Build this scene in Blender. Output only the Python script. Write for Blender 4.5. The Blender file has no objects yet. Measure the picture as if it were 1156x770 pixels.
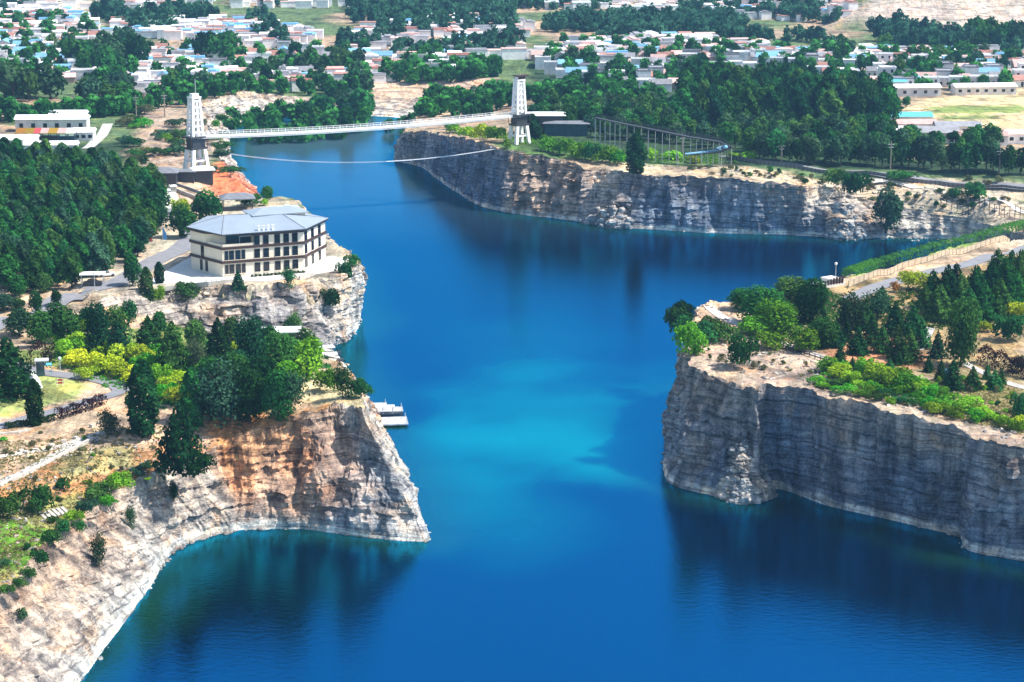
import bpy, bmesh, math, random
import numpy as np
from mathutils import Vector, Matrix
from mathutils.bvhtree import BVHTree
from mathutils.geometry import delaunay_2d_cdt

SC = bpy.context.scene
C = SC.collection
R = math.radians
rnd = random.Random(11)
NR = np.random.RandomState(5)

# ------------------------------------------------------------------ camera
CAM_H, PITCH = 115.0, R(13.5)
FPX, UC, VC = 2430.8, 578.0, 385.0
cam_pos = Vector((0, 0, CAM_H))
FW = Vector((0, math.cos(PITCH), -math.sin(PITCH)))
UPV = Vector((0, math.sin(PITCH), math.cos(PITCH)))


def ray(u, v):
    return FW + Vector((1, 0, 0)) * ((u - UC) / FPX) - UPV * ((v - VC) / FPX)


def P(u, v, z=0.0):
    d = ray(u, v)
    t = (z - CAM_H) / d.z
    return Vector((d.x * t, d.y * t, z))


def proj(a):
    """world array (n,3) -> photo pixel coordinates (n,2)"""
    x = a[:, 0]
    y = a[:, 1]
    z = a[:, 2] - CAM_H
    f = y * math.cos(PITCH) - z * math.sin(PITCH)
    u = y * math.sin(PITCH) + z * math.cos(PITCH)
    f = np.where(f < 1, 1, f)
    return np.stack([UC + FPX * x / f, VC - FPX * u / f], 1)


# ------------------------------------------------------------------ noise
_perm = np.random.RandomState(3).permutation(256)
_perm = np.concatenate([_perm, _perm, _perm])
_g = np.random.RandomState(4).normal(size=(256, 3))
_g /= np.linalg.norm(_g, axis=1)[:, None]


def perlin(p):
    p = np.asarray(p, float)
    i = np.floor(p).astype(int)
    f = p - i
    i &= 255
    w = f * f * f * (f * (f * 6 - 15) + 10)
    out = 0
    for dx in (0, 1):
        for dy in (0, 1):
            for dz in (0, 1):
                h = _perm[_perm[_perm[(i[:, 0] + dx) & 255] + ((i[:, 1] + dy) & 255)] + ((i[:, 2] + dz) & 255)]
                g = _g[h]
                d = (g * (f - np.array([dx, dy, dz]))).sum(1)
                wx = w[:, 0] if dx else 1 - w[:, 0]
                wy = w[:, 1] if dy else 1 - w[:, 1]
                wz = w[:, 2] if dz else 1 - w[:, 2]
                out = out + d * wx * wy * wz
    return out * 1.5


def fbm(p, o=4, g=0.5):
    s, a = 0, 1
    p = np.asarray(p, float)
    for k in range(o):
        s = s + a * perlin(p + 17.3 * k)
        p = p * 2.03
        a *= g
    return s


def inpoly(uv, poly):
    x, y = uv[:, 0], uv[:, 1]
    r = np.zeros(len(x), bool)
    n = len(poly)
    for k in range(n):
        x1, y1 = poly[k]
        x2, y2 = poly[(k + 1) % n]
        if y1 == y2:
            continue
        c = ((y1 > y) != (y2 > y)) & (x < (x2 - x1) * (y - y1) / (y2 - y1) + x1)
        r ^= c
    return r


# ------------------------------------------------------------------ mesh helpers
def mesh_np(name, v, f, mats=(), cols=None, smooth=False, midx=None):
    me = bpy.data.meshes.new(name)
    v = np.asarray(v, np.float32)
    f = np.asarray(f, np.int32)
    k = f.shape[1]
    me.vertices.add(len(v))
    me.vertices.foreach_set('co', v.ravel())
    me.loops.add(f.size)
    me.loops.foreach_set('vertex_index', f.ravel())
    me.polygons.add(len(f))
    me.polygons.foreach_set('loop_start', np.arange(0, f.size, k, dtype=np.int32))
    if midx is not None:
        me.polygons.foreach_set('material_index', np.asarray(midx, np.int32))
    me.polygons.foreach_set('use_smooth', np.full(len(f), smooth))
    for m in mats:
        me.materials.append(m)
    if cols is not None:
        a = me.color_attributes.new('Col', 'FLOAT_COLOR', 'POINT')
        c = np.ones((len(v), 4), np.float32)
        c[:, :cols.shape[1]] = cols
        a.data.foreach_set('color', c.ravel())
    me.update()
    me.validate()
    return me


class MB:
    """collects boxes, tubes and polygons; build() links them as ONE mesh object"""

    def __init__(s):
        s.v, s.f, s.m = [], [], []
        s.mi = 0

    def add(s, vs, fs):
        o = len(s.v)
        s.v += [tuple(x) for x in vs]
        for f in fs:
            s.f.append([i + o for i in f])
            s.m.append(s.mi)

    def box(s, cx, cy, z0, sx, sy, sz, rot=0.0):
        c, q = math.cos(rot), math.sin(rot)
        vs = []
        for z in (z0, z0 + sz):
            for a, b in ((-1, -1), (1, -1), (1, 1), (-1, 1)):
                x, y = a * sx / 2, b * sy / 2
                vs.append((cx + x * c - y * q, cy + x * q + y * c, z))
        s.add(vs, [(3, 2, 1, 0), (4, 5, 6, 7), (0, 1, 5, 4), (1, 2, 6, 5), (2, 3, 7, 6), (3, 0, 4, 7)])

    def bar(s, a, b, w, h=None):
        """square bar from a to b"""
        h = h or w
        a, b = Vector(a), Vector(b)
        d = (b - a).normalized()
        up = Vector((0, 0, 1)) if abs(d.z) < 0.95 else Vector((0, 1, 0))
        x = d.cross(up).normalized()
        y = x.cross(d).normalized()
        vs = []
        for p in (a, b):
            for i, j in ((-1, -1), (1, -1), (1, 1), (-1, 1)):
                vs.append(p + x * (i * w / 2) + y * (j * h / 2))
        s.add(vs, [(3, 2, 1, 0), (4, 5, 6, 7), (0, 1, 5, 4), (1, 2, 6, 5), (2, 3, 7, 6), (3, 0, 4, 7)])

    def tube(s, pts, rad, n=6):
        pts = [Vector(p) for p in pts]
        vs, fs = [], []
        for i, p in enumerate(pts):
            d = (pts[min(i + 1, len(pts) - 1)] - pts[max(i - 1, 0)]).normalized()
            up = Vector((0, 0, 1)) if abs(d.z) < 0.9 else Vector((0, 1, 0))
            x = d.cross(up).normalized()
            y = x.cross(d).normalized()
            r = rad[i] if isinstance(rad, (list, tuple)) else rad
            for k in range(n):
                a = 2 * math.pi * k / n
                vs.append(p + x * (math.cos(a) * r) + y * (math.sin(a) * r))
        for i in range(len(pts) - 1):
            for k in range(n):
                fs.append((i * n + k, i * n + (k + 1) % n, (i + 1) * n + (k + 1) % n, (i + 1) * n + k))
        fs.append(tuple(range(n - 1, -1, -1)))
        fs.append(tuple(range((len(pts) - 1) * n, len(pts) * n)))
        s.add(vs, fs)

    def prism(s, poly, z0, z1):
        n = len(poly)
        vs = [(p[0], p[1], z0) for p in poly] + [(p[0], p[1], z1) for p in poly]
        fs = [tuple(range(n - 1, -1, -1)), tuple(range(n, 2 * n))]
        for k in range(n):
            fs.append((k, (k + 1) % n, n + (k + 1) % n, n + k))
        s.add(vs, fs)

    def mesh(s, name, mats, smooth=False):
        me = bpy.data.meshes.new(name)
        me.from_pydata(s.v, [], s.f)
        for m in (mats if isinstance(mats, (list, tuple)) else [mats]):
            me.materials.append(m)
        me.polygons.foreach_set('material_index', np.array(s.m, np.int32))
        if smooth:
            me.polygons.foreach_set('use_smooth', np.full(len(s.f), True))
        me.update()
        return me

    def build(s, name, mats, parent=None, smooth=False, bevel=0.0):
        return link(name, s.mesh(name, mats, smooth), parent)


def link(name, me, parent=None):
    o = bpy.data.objects.new(name, me)
    C.objects.link(o)
    if parent is not None:
        o.parent = parent
    return o


def tag(o, label=None, cat=None, group=None, kind=None):
    if label:
        o['label'] = label
    if cat:
        o['category'] = cat
    if group:
        o['group'] = group
    if kind:
        o['kind'] = kind
    return o


def thing(name, label, cat, loc=(0, 0, 0), rz=0.0, group=None):
    o = bpy.data.objects.new(name, None)
    C.objects.link(o)
    o.location = loc
    o.rotation_euler = (0, 0, rz)
    o.empty_display_size = 0.5
    return tag(o, label, cat, group)


def dup(root, loc=None, rz=None, scale=None, label=None, group=None):
    r = root.copy()
    C.objects.link(r)
    for ch in root.children:
        c = ch.copy()
        C.objects.link(c)
        c.parent = r
        for g in ch.children:
            d = g.copy()
            C.objects.link(d)
            d.parent = c
    if loc is not None:
        r.location = loc
    if rz is not None:
        r.rotation_euler = (0, 0, rz)
    if scale is not None:
        r.scale = scale
    if label:
        r['label'] = label
    if group:
        r['group'] = group
    return r


# ------------------------------------------------------------------ materials
def new_mat(name):
    m = bpy.data.materials.new(name)
    m.use_nodes = True
    nt = m.node_tree
    nt.nodes.clear()
    return m, nt


def N(nt, t, **kw):
    n = nt.nodes.new(t)
    for k, v in kw.items():
        if k in n.inputs:
            n.inputs[k].default_value = v
        else:
            setattr(n, k, v)
    return n


def L(nt, a, b):
    nt.links.new(a, b)


def ramp(nt, fac, stops):
    r = N(nt, 'ShaderNodeValToRGB')
    el = r.color_ramp.elements
    while len(el) < len(stops):
        el.new(0.5)
    for e, (p, c) in zip(el, stops):
        e.position = p
        e.color = (*c, 1) if len(c) == 3 else c
    L(nt, fac, r.inputs['Fac'])
    return r.outputs['Color']


def mixc(nt, fac, a, b, mode='MIX'):
    m = N(nt, 'ShaderNodeMix', data_type='RGBA', blend_type=mode)
    for s, x in ((m.inputs[0], fac), (m.inputs[6], a), (m.inputs[7], b)):
        if hasattr(x, 'node'):
            L(nt, x, s)
        else:
            s.default_value = x if not isinstance(x, tuple) else ((*x, 1) if len(x) == 3 else x)
    return m.outputs[2]


def noise(nt, vec, scale, detail=4.0, rough=0.6, dist=0.0):
    n = N(nt, 'ShaderNodeTexNoise')
    n.inputs['Scale'].default_value = scale
    n.inputs['Detail'].default_value = detail
    n.inputs['Roughness'].default_value = rough
    n.inputs['Distortion'].default_value = dist
    L(nt, vec, n.inputs['Vector'])
    return n.outputs['Fac']


def finish(nt, bsdf):
    o = N(nt, 'ShaderNodeOutputMaterial')
    L(nt, bsdf.outputs[0], o.inputs['Surface'])


def paint(name, col, rough=0.6, var=0.12, scale=0.8, metal=0.0, bump=0.0, objvar=0.0):
    m, nt = new_mat(name)
    tc = N(nt, 'ShaderNodeTexCoord')
    n = noise(nt, tc.outputs['Object'], scale, 5)
    lo = tuple(max(0, c * (1 - var * 1.6)) for c in col)
    hi = tuple(min(1, c * (1 + var)) for c in col)
    c = ramp(nt, n, [(0.3, lo), (0.7, hi)])
    if objvar:
        oi = N(nt, 'ShaderNodeObjectInfo')
        v = N(nt, 'ShaderNodeMapRange')
        L(nt, oi.outputs['Random'], v.inputs[0])
        v.inputs[3].default_value = 1 - objvar
        v.inputs[4].default_value = 1 + objvar * 0.6
        h = N(nt, 'ShaderNodeHueSaturation')
        L(nt, v.outputs[0], h.inputs['Value'])
        L(nt, c, h.inputs['Color'])
        c = h.outputs[0]
    b = N(nt, 'ShaderNodeBsdfPrincipled')
    L(nt, c, b.inputs['Base Color'])
    b.inputs['Roughness'].default_value = rough
    b.inputs['Metallic'].default_value = metal
    if bump:
        bp = N(nt, 'ShaderNodeBump')
        bp.inputs['Strength'].default_value = bump
        bp.inputs['Distance'].default_value = 0.1
        L(nt, n, bp.inputs['Height'])
        L(nt, bp.outputs[0], b.inputs['Normal'])
    finish(nt, b)
    return m


def leaf_mat(name, col, col2, objvar=0.36, trans=0.28):
    """foliage: leaf colour varies per leaf (Col) and per plant"""
    m, nt = new_mat(name)
    at = N(nt, 'ShaderNodeAttribute', attribute_name='Col')
    oi = N(nt, 'ShaderNodeObjectInfo')
    c = mixc(nt, at.outputs['Fac'], col, col2)
    v = N(nt, 'ShaderNodeMapRange')
    L(nt, oi.outputs['Random'], v.inputs[0])
    v.inputs[3].default_value = 1 - objvar
    v.inputs[4].default_value = 1 + objvar
    h = N(nt, 'ShaderNodeHueSaturation')
    L(nt, v.outputs[0], h.inputs['Value'])
    w = N(nt, 'ShaderNodeMapRange')
    mul = N(nt, 'ShaderNodeMath', operation='FRACT')
    m7 = N(nt, 'ShaderNodeMath', operation='MULTIPLY')
    m7.inputs[1].default_value = 7.31
    L(nt, oi.outputs['Random'], m7.inputs[0])
    L(nt, m7.outputs[0], mul.inputs[0])
    L(nt, mul.outputs[0], w.inputs[0])
    w.inputs[3].default_value = 0.455
    w.inputs[4].default_value = 0.53
    L(nt, w.outputs[0], h.inputs['Hue'])
    L(nt, c, h.inputs['Color'])
    d = N(nt, 'ShaderNodeBsdfDiffuse')
    t = N(nt, 'ShaderNodeBsdfTranslucent')
    L(nt, h.outputs[0], d.inputs[0])
    L(nt, h.outputs[0], t.inputs[0])
    ms = N(nt, 'ShaderNodeMixShader')
    ms.inputs[0].default_value = trans
    L(nt, d.outputs[0], ms.inputs[1])
    L(nt, t.outputs[0], ms.inputs[2])
    finish(nt, ms)
    return m


def rock_mat():
    m, nt = new_mat('bedded_rock')
    at = N(nt, 'ShaderNodeAttribute', attribute_name='Col')
    g = N(nt, 'ShaderNodeNewGeometry')
    mp = N(nt, 'ShaderNodeMapping')
    mp.inputs['Scale'].default_value = (0.12, 0.12, 1.3)
    L(nt, g.outputs['Position'], mp.inputs[0])
    strata = noise(nt, mp.outputs[0], 1.0, 6, 0.62, 0.4)
    mv = N(nt, 'ShaderNodeMapping')
    mv.inputs['Scale'].default_value = (0.35, 0.35, 0.05)
    L(nt, g.outputs['Position'], mv.inputs[0])
    stain = noise(nt, mv.outputs[0], 1.0, 5, 0.6, 0.3)
    blot = noise(nt, g.outputs['Position'], 0.45, 8, 0.68, 0.2)
    fine = noise(nt, g.outputs['Position'], 2.6, 6, 0.7)
    c = mixc(nt, 1.0, at.outputs['Color'], ramp(nt, strata, [(0.32, (0.68, 0.69, 0.72)), (0.48, (1.0, 1.0, 1.0)), (0.68, (1.3, 1.28, 1.24))]), 'MULTIPLY')
    c = mixc(nt, 1.0, c, ramp(nt, stain, [(0.36, (0.48, 0.5, 0.54)), (0.5, (1.0, 1.0, 1.0)), (0.62, (1.5, 1.46, 1.38))]), 'MULTIPLY')
    c = mixc(nt, 1.0, c, ramp(nt, blot, [(0.36, (0.7, 0.7, 0.73)), (0.5, (1.05, 1.05, 1.05)), (0.66, (1.4, 1.36, 1.3))]), 'MULTIPLY')
    c = mixc(nt, 1.0, c, ramp(nt, fine, [(0.33, (0.72, 0.72, 0.72)), (0.6, (1.22, 1.22, 1.22))]), 'MULTIPLY')
    m3 = N(nt, 'ShaderNodeMapping')
    m3.inputs['Scale'].default_value = (0.07, 0.07, 2.6)
    L(nt, g.outputs['Position'], m3.inputs[0])
    thin = noise(nt, m3.outputs[0], 1.0, 3, 0.5, 0.6)
    c = mixc(nt, 1.0, c, ramp(nt, thin, [(0.36, (0.52, 0.52, 0.55)), (0.45, (1, 1, 1)), (0.6, (1.2, 1.2, 1.17))]), 'MULTIPLY')
    m4 = N(nt, 'ShaderNodeMapping')
    m4.inputs['Scale'].default_value = (0.4, 0.4, 0.16)
    L(nt, g.outputs['Position'], m4.inputs[0])
    vo_ = N(nt, 'ShaderNodeTexVoronoi', feature='DISTANCE_TO_EDGE')
    vo_.inputs['Scale'].default_value = 1.0
    vo_.inputs['Randomness'].default_value = 1.0
    nv_ = N(nt, 'ShaderNodeTexNoise')
    nv_.inputs['Scale'].default_value = 0.8
    L(nt, g.outputs['Position'], nv_.inputs['Vector'])
    va = N(nt, 'ShaderNodeVectorMath', operation='ADD')
    L(nt, m4.outputs[0], va.inputs[0])
    L(nt, nv_.outputs['Color'], va.inputs[1])
    L(nt, va.outputs[0], vo_.inputs['Vector'])
    c = mixc(nt, 1.0, c, ramp(nt, vo_.outputs['Distance'], [(0.0, (0.5, 0.5, 0.52)), (0.03, (0.95, 0.95, 0.95)), (0.16, (1.08, 1.08, 1.08))]), 'MULTIPLY')
    rust = noise(nt, g.outputs['Position'], 0.17, 5, 0.6, 0.6)
    c = mixc(nt, 1.0, c, ramp(nt, rust, [(0.5, (0.96, 1.0, 1.06)), (0.66, (1.2, 1.0, 0.85))]), 'MULTIPLY')
    b = N(nt, 'ShaderNodeBsdfPrincipled')
    L(nt, c, b.inputs['Base Color'])
    b.inputs['Roughness'].default_value = 0.9
    b.inputs['Specular IOR Level'].default_value = 0.15
    add = N(nt, 'ShaderNodeMath', operation='ADD')
    a2 = N(nt, 'ShaderNodeMath', operation='ADD')
    L(nt, strata, add.inputs[0])
    L(nt, fine, add.inputs[1])
    L(nt, add.outputs[0], a2.inputs[0])
    L(nt, blot, a2.inputs[1])
    bp = N(nt, 'ShaderNodeBump')
    bp.inputs['Strength'].default_value = 0.9
    bp.inputs['Distance'].default_value = 0.9
    L(nt, a2.outputs[0], bp.inputs['Height'])
    L(nt, bp.outputs[0], b.inputs['Normal'])
    finish(nt, b)
    return m


def ground_mat():
    m, nt = new_mat('soil_and_grass')
    at = N(nt, 'ShaderNodeAttribute', attribute_name='Col')
    g = N(nt, 'ShaderNodeNewGeometry')
    n1 = noise(nt, g.outputs['Position'], 0.22, 6, 0.65, 0.5)
    n2 = noise(nt, g.outputs['Position'], 1.7, 6, 0.7)
    n3 = noise(nt, g.outputs['Position'], 0.05, 4, 0.6)
    c = mixc(nt, 1.0, at.outputs['Color'], ramp(nt, n1, [(0.32, (0.6, 0.66, 0.62)), (0.5, (1, 1, 1)), (0.68, (1.35, 1.25, 1.15))]), 'MULTIPLY')
    c = mixc(nt, 1.0, c, ramp(nt, n2, [(0.33, (0.6, 0.62, 0.6)), (0.62, (1.2, 1.18, 1.15))]), 'MULTIPLY')
    c = mixc(nt, 1.0, c, ramp(nt, n3, [(0.35, (0.85, 0.9, 0.85)), (0.65, (1.12, 1.08, 1.05))]), 'MULTIPLY')
    m3 = N(nt, 'ShaderNodeMapping')
    m3.inputs['Scale'].default_value = (0.07, 0.07, 2.6)
    L(nt, g.outputs['Position'], m3.inputs[0])
    thin = noise(nt, m3.outputs[0], 1.0, 3, 0.5, 0.6)
    c = mixc(nt, 1.0, c, ramp(nt, thin, [(0.36, (0.52, 0.52, 0.55)), (0.45, (1, 1, 1)), (0.6, (1.2, 1.2, 1.17))]), 'MULTIPLY')
    m4 = N(nt, 'ShaderNodeMapping')
    m4.inputs['Scale'].default_value = (0.4, 0.4, 0.16)
    L(nt, g.outputs['Position'], m4.inputs[0])
    vo_ = N(nt, 'ShaderNodeTexVoronoi', feature='DISTANCE_TO_EDGE')
    vo_.inputs['Scale'].default_value = 1.0
    vo_.inputs['Randomness'].default_value = 1.0
    nv_ = N(nt, 'ShaderNodeTexNoise')
    nv_.inputs['Scale'].default_value = 0.8
    L(nt, g.outputs['Position'], nv_.inputs['Vector'])
    va = N(nt, 'ShaderNodeVectorMath', operation='ADD')
    L(nt, m4.outputs[0], va.inputs[0])
    L(nt, nv_.outputs['Color'], va.inputs[1])
    L(nt, va.outputs[0], vo_.inputs['Vector'])
    c = mixc(nt, 1.0, c, ramp(nt, vo_.outputs['Distance'], [(0.0, (0.5, 0.5, 0.52)), (0.03, (0.95, 0.95, 0.95)), (0.16, (1.08, 1.08, 1.08))]), 'MULTIPLY')
    rust = noise(nt, g.outputs['Position'], 0.17, 5, 0.6, 0.6)
    c = mixc(nt, 1.0, c, ramp(nt, rust, [(0.5, (0.96, 1.0, 1.06)), (0.66, (1.2, 1.0, 0.85))]), 'MULTIPLY')
    n4 = noise(nt, g.outputs['Position'], 5.5, 4, 0.75)
    c = mixc(nt, 1.0, c, ramp(nt, n4, [(0.36, (0.62, 0.62, 0.6)), (0.5, (1, 1, 1)), (0.64, (1.28, 1.25, 1.2))]), 'MULTIPLY')
    mr = N(nt, 'ShaderNodeMapping')
    mr.inputs['Scale'].default_value = (0.5, 0.09, 0.3)
    mr.inputs['Rotation'].default_value = (0, 0, R(-50))
    L(nt, g.outputs['Position'], mr.inputs[0])
    n5 = noise(nt, mr.outputs[0], 1.0, 4, 0.6, 0.8)
    c = mixc(nt, 1.0, c, ramp(nt, n5, [(0.36, (0.72, 0.72, 0.7)), (0.5, (1, 1, 1)), (0.64, (1.2, 1.17, 1.12))]), 'MULTIPLY')
    b = N(nt, 'ShaderNodeBsdfPrincipled')
    L(nt, c, b.inputs['Base Color'])
    b.inputs['Roughness'].default_value = 0.95
    b.inputs['Specular IOR Level'].default_value = 0.1
    bp = N(nt, 'ShaderNodeBump')
    bp.inputs['Strength'].default_value = 0.7
    bp.inputs['Distance'].default_value = 0.35
    L(nt, n2, bp.inputs['Height'])
    L(nt, bp.outputs[0], b.inputs['Normal'])
    finish(nt, b)
    return m


def water_mat():
    m, nt = new_mat('lake_water')
    at = N(nt, 'ShaderNodeAttribute', attribute_name='Col')
    g = N(nt, 'ShaderNodeNewGeometry')
    n0 = noise(nt, g.outputs['Position'], 0.02, 4, 0.55, 0.6)
    c = mixc(nt, 1.0, at.outputs['Color'], ramp(nt, n0, [(0.3, (0.86, 0.86, 0.9)), (0.7, (1.12, 1.12, 1.08))]), 'MULTIPLY')
    mp = N(nt, 'ShaderNodeMapping')
    mp.inputs['Scale'].default_value = (0.55, 1.0, 1)
    mp.inputs['Rotation'].default_value = (0, 0, R(18))
    L(nt, g.outputs['Position'], mp.inputs[0])
    w1 = noise(nt, mp.outputs[0], 1.1, 5, 0.62, 0.2)
    bp = N(nt, 'ShaderNodeBump')
    bp.inputs['Strength'].default_value = 0.4
    bp.inputs['Distance'].default_value = 0.12
    L(nt, w1, bp.inputs['Height'])
    d = N(nt, 'ShaderNodeBsdfPrincipled')
    L(nt, c, d.inputs['Base Color'])
    d.subsurface_method = 'BURLEY'
    d.inputs['Subsurface Weight'].default_value = 1.0
    d.inputs['Subsurface Radius'].default_value = (3, 8, 10)
    d.inputs['Subsurface Scale'].default_value = 1.0
    d.inputs['Specular IOR Level'].default_value = 0.0
    d.inputs['Roughness'].default_value = 1.0
    gl = N(nt, 'ShaderNodeBsdfGlossy')
    gl.inputs['Roughness'].default_value = 0.06
    gl.inputs['Color'].default_value = WATER_GLOSS
    L(nt, bp.outputs[0], gl.inputs['Normal'])
    fr = N(nt, 'ShaderNodeFresnel')
    fr.inputs['IOR'].default_value = WATER_IOR
    L(nt, bp.outputs[0], fr.inputs['Normal'])
    ms = N(nt, 'ShaderNodeMixShader')
    L(nt, fr.outputs[0], ms.inputs[0])
    L(nt, d.outputs[0], ms.inputs[1])
    L(nt, gl.outputs[0], ms.inputs[2])
    finish(nt, ms)
    return m


WATER_GLOSS = (0.0, 0.445, 1.0, 1)
WATER_IOR = 4.6
M_ROCK, M_GROUND, M_WATER = rock_mat(), ground_mat(), water_mat()
M = dict(
    asphalt=paint('road_asphalt', (0.2, 0.2, 0.215), 0.9, 0.12, 0.5, bump=0.2),
    paving=paint('pale_paving', (0.62, 0.6, 0.55), 0.8, 0.06, 0.4),
    concrete=paint('concrete', (0.42, 0.4, 0.37), 0.85, 0.15, 0.5, bump=0.2),
    dockgrey=paint('weathered_dock', (0.4, 0.41, 0.42), 0.85, 0.25, 1.2),
    white=paint('white_paint', (0.8, 0.8, 0.79), 0.5, 0.06, 0.6),
    cream=paint('cream_render', (0.78, 0.69, 0.55), 0.7, 0.05, 0.4),
    brown=paint('brown_trim', (0.045, 0.02, 0.017), 0.6, 0.1),
    dark=paint('dark_steel', (0.03, 0.032, 0.038), 0.5, 0.15),
    glass=paint('dark_glass', (0.012, 0.016, 0.024), 0.12, 0.2),
    blueglass=paint('blue_glass', (0.03, 0.07, 0.1), 0.12, 0.2),
    metalroof=paint('grey_metal_roof', (0.25, 0.3, 0.36), 0.5, 0.06, 0.3),
    slate=paint('slate_roof', (0.16, 0.17, 0.19), 0.7, 0.15, 0.6),
    wood=paint('weathered_wood', (0.25, 0.17, 0.1), 0.8, 0.2, 1.0),
    fence=paint('tan_fence', (0.5, 0.4, 0.28), 0.8, 0.15, 1.0),
    steel=paint('galvanised_steel', (0.45, 0.47, 0.5), 0.45, 0.1),
    blue=paint('blue_paint', (0.05, 0.22, 0.5), 0.5, 0.1),
    cyan=paint('cyan_sheet', (0.1, 0.42, 0.55), 0.55, 0.1),
    red=paint('red_paint', (0.45, 0.05, 0.05), 0.6, 0.1),
    orange=paint('orange_sheet', (0.65, 0.3, 0.08), 0.6, 0.1),
    bark=paint('bark', (0.09, 0.065, 0.045), 0.95, 0.3, 4.0),
    palebark=paint('pale_bark', (0.25, 0.21, 0.17), 0.95, 0.3, 4.0),
    stone=paint('pale_stone', (0.55, 0.5, 0.44), 0.9, 0.25, 1.5, bump=0.5),
    hwall=paint('house_wall', (0.8, 0.77, 0.75), 0.8, 0.12, 0.5, objvar=0.3),
    hbrick=paint('house_brick', (0.36, 0.24, 0.19), 0.85, 0.15, 0.6, objvar=0.3),
    rtile=paint('red_tile_roof', (0.36, 0.17, 0.13), 0.8, 0.2, 0.5, objvar=0.3),
    rgrey=paint('grey_tile_roof', (0.25, 0.25, 0.27), 0.8, 0.2, 0.5, objvar=0.3),
    rwhite=paint('white_flat_roof', (0.78, 0.77, 0.77), 0.8, 0.1, 0.5, objvar=0.2),
    rblue=paint('blue_sheet_roof', (0.16, 0.36, 0.55), 0.6, 0.12, 0.5, objvar=0.3),
    rpink=paint('faded_pink_roof', (0.55, 0.36, 0.32), 0.8, 0.15, 0.5, objvar=0.25),
    hedge=leaf_mat('hedge_leaves', (0.018, 0.05, 0.015), (0.05, 0.12, 0.03)),
    hedgebright=leaf_mat('rim_hedge_leaves', (0.02, 0.09, 0.015), (0.09, 0.26, 0.035)),
    maroon=leaf_mat('maroon_leaves', (0.012, 0.006, 0.008), (0.045, 0.018, 0.022)),
    broad=leaf_mat('broad_leaves', (0.01, 0.058, 0.014), (0.052, 0.2, 0.036)),
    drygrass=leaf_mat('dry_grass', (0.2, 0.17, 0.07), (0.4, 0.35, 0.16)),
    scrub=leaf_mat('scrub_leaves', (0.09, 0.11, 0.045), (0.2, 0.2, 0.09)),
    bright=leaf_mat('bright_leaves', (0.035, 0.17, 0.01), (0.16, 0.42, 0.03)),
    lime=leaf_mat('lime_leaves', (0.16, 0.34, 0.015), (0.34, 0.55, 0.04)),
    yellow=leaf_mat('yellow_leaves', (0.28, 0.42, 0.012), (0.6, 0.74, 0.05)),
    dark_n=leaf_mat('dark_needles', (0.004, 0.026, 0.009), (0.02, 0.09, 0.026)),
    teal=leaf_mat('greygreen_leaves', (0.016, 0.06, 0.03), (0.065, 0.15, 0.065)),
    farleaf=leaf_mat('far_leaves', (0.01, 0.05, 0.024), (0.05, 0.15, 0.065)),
    olive=leaf_mat('olive_leaves', (0.03, 0.06, 0.03), (0.085, 0.13, 0.06)),
)

# ------------------------------------------------------------------ shoreline
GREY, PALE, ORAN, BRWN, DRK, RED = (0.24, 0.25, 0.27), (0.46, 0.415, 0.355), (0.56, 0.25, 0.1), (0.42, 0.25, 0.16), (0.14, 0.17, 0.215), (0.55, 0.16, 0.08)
LGREY = (0.4, 0.39, 0.375)
SLOP = (0.41, 0.345, 0.285)
MIXG = (0.27, 0.25, 0.24)


def Wd(x, y, z):
    return Vector((x, y, z))


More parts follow.
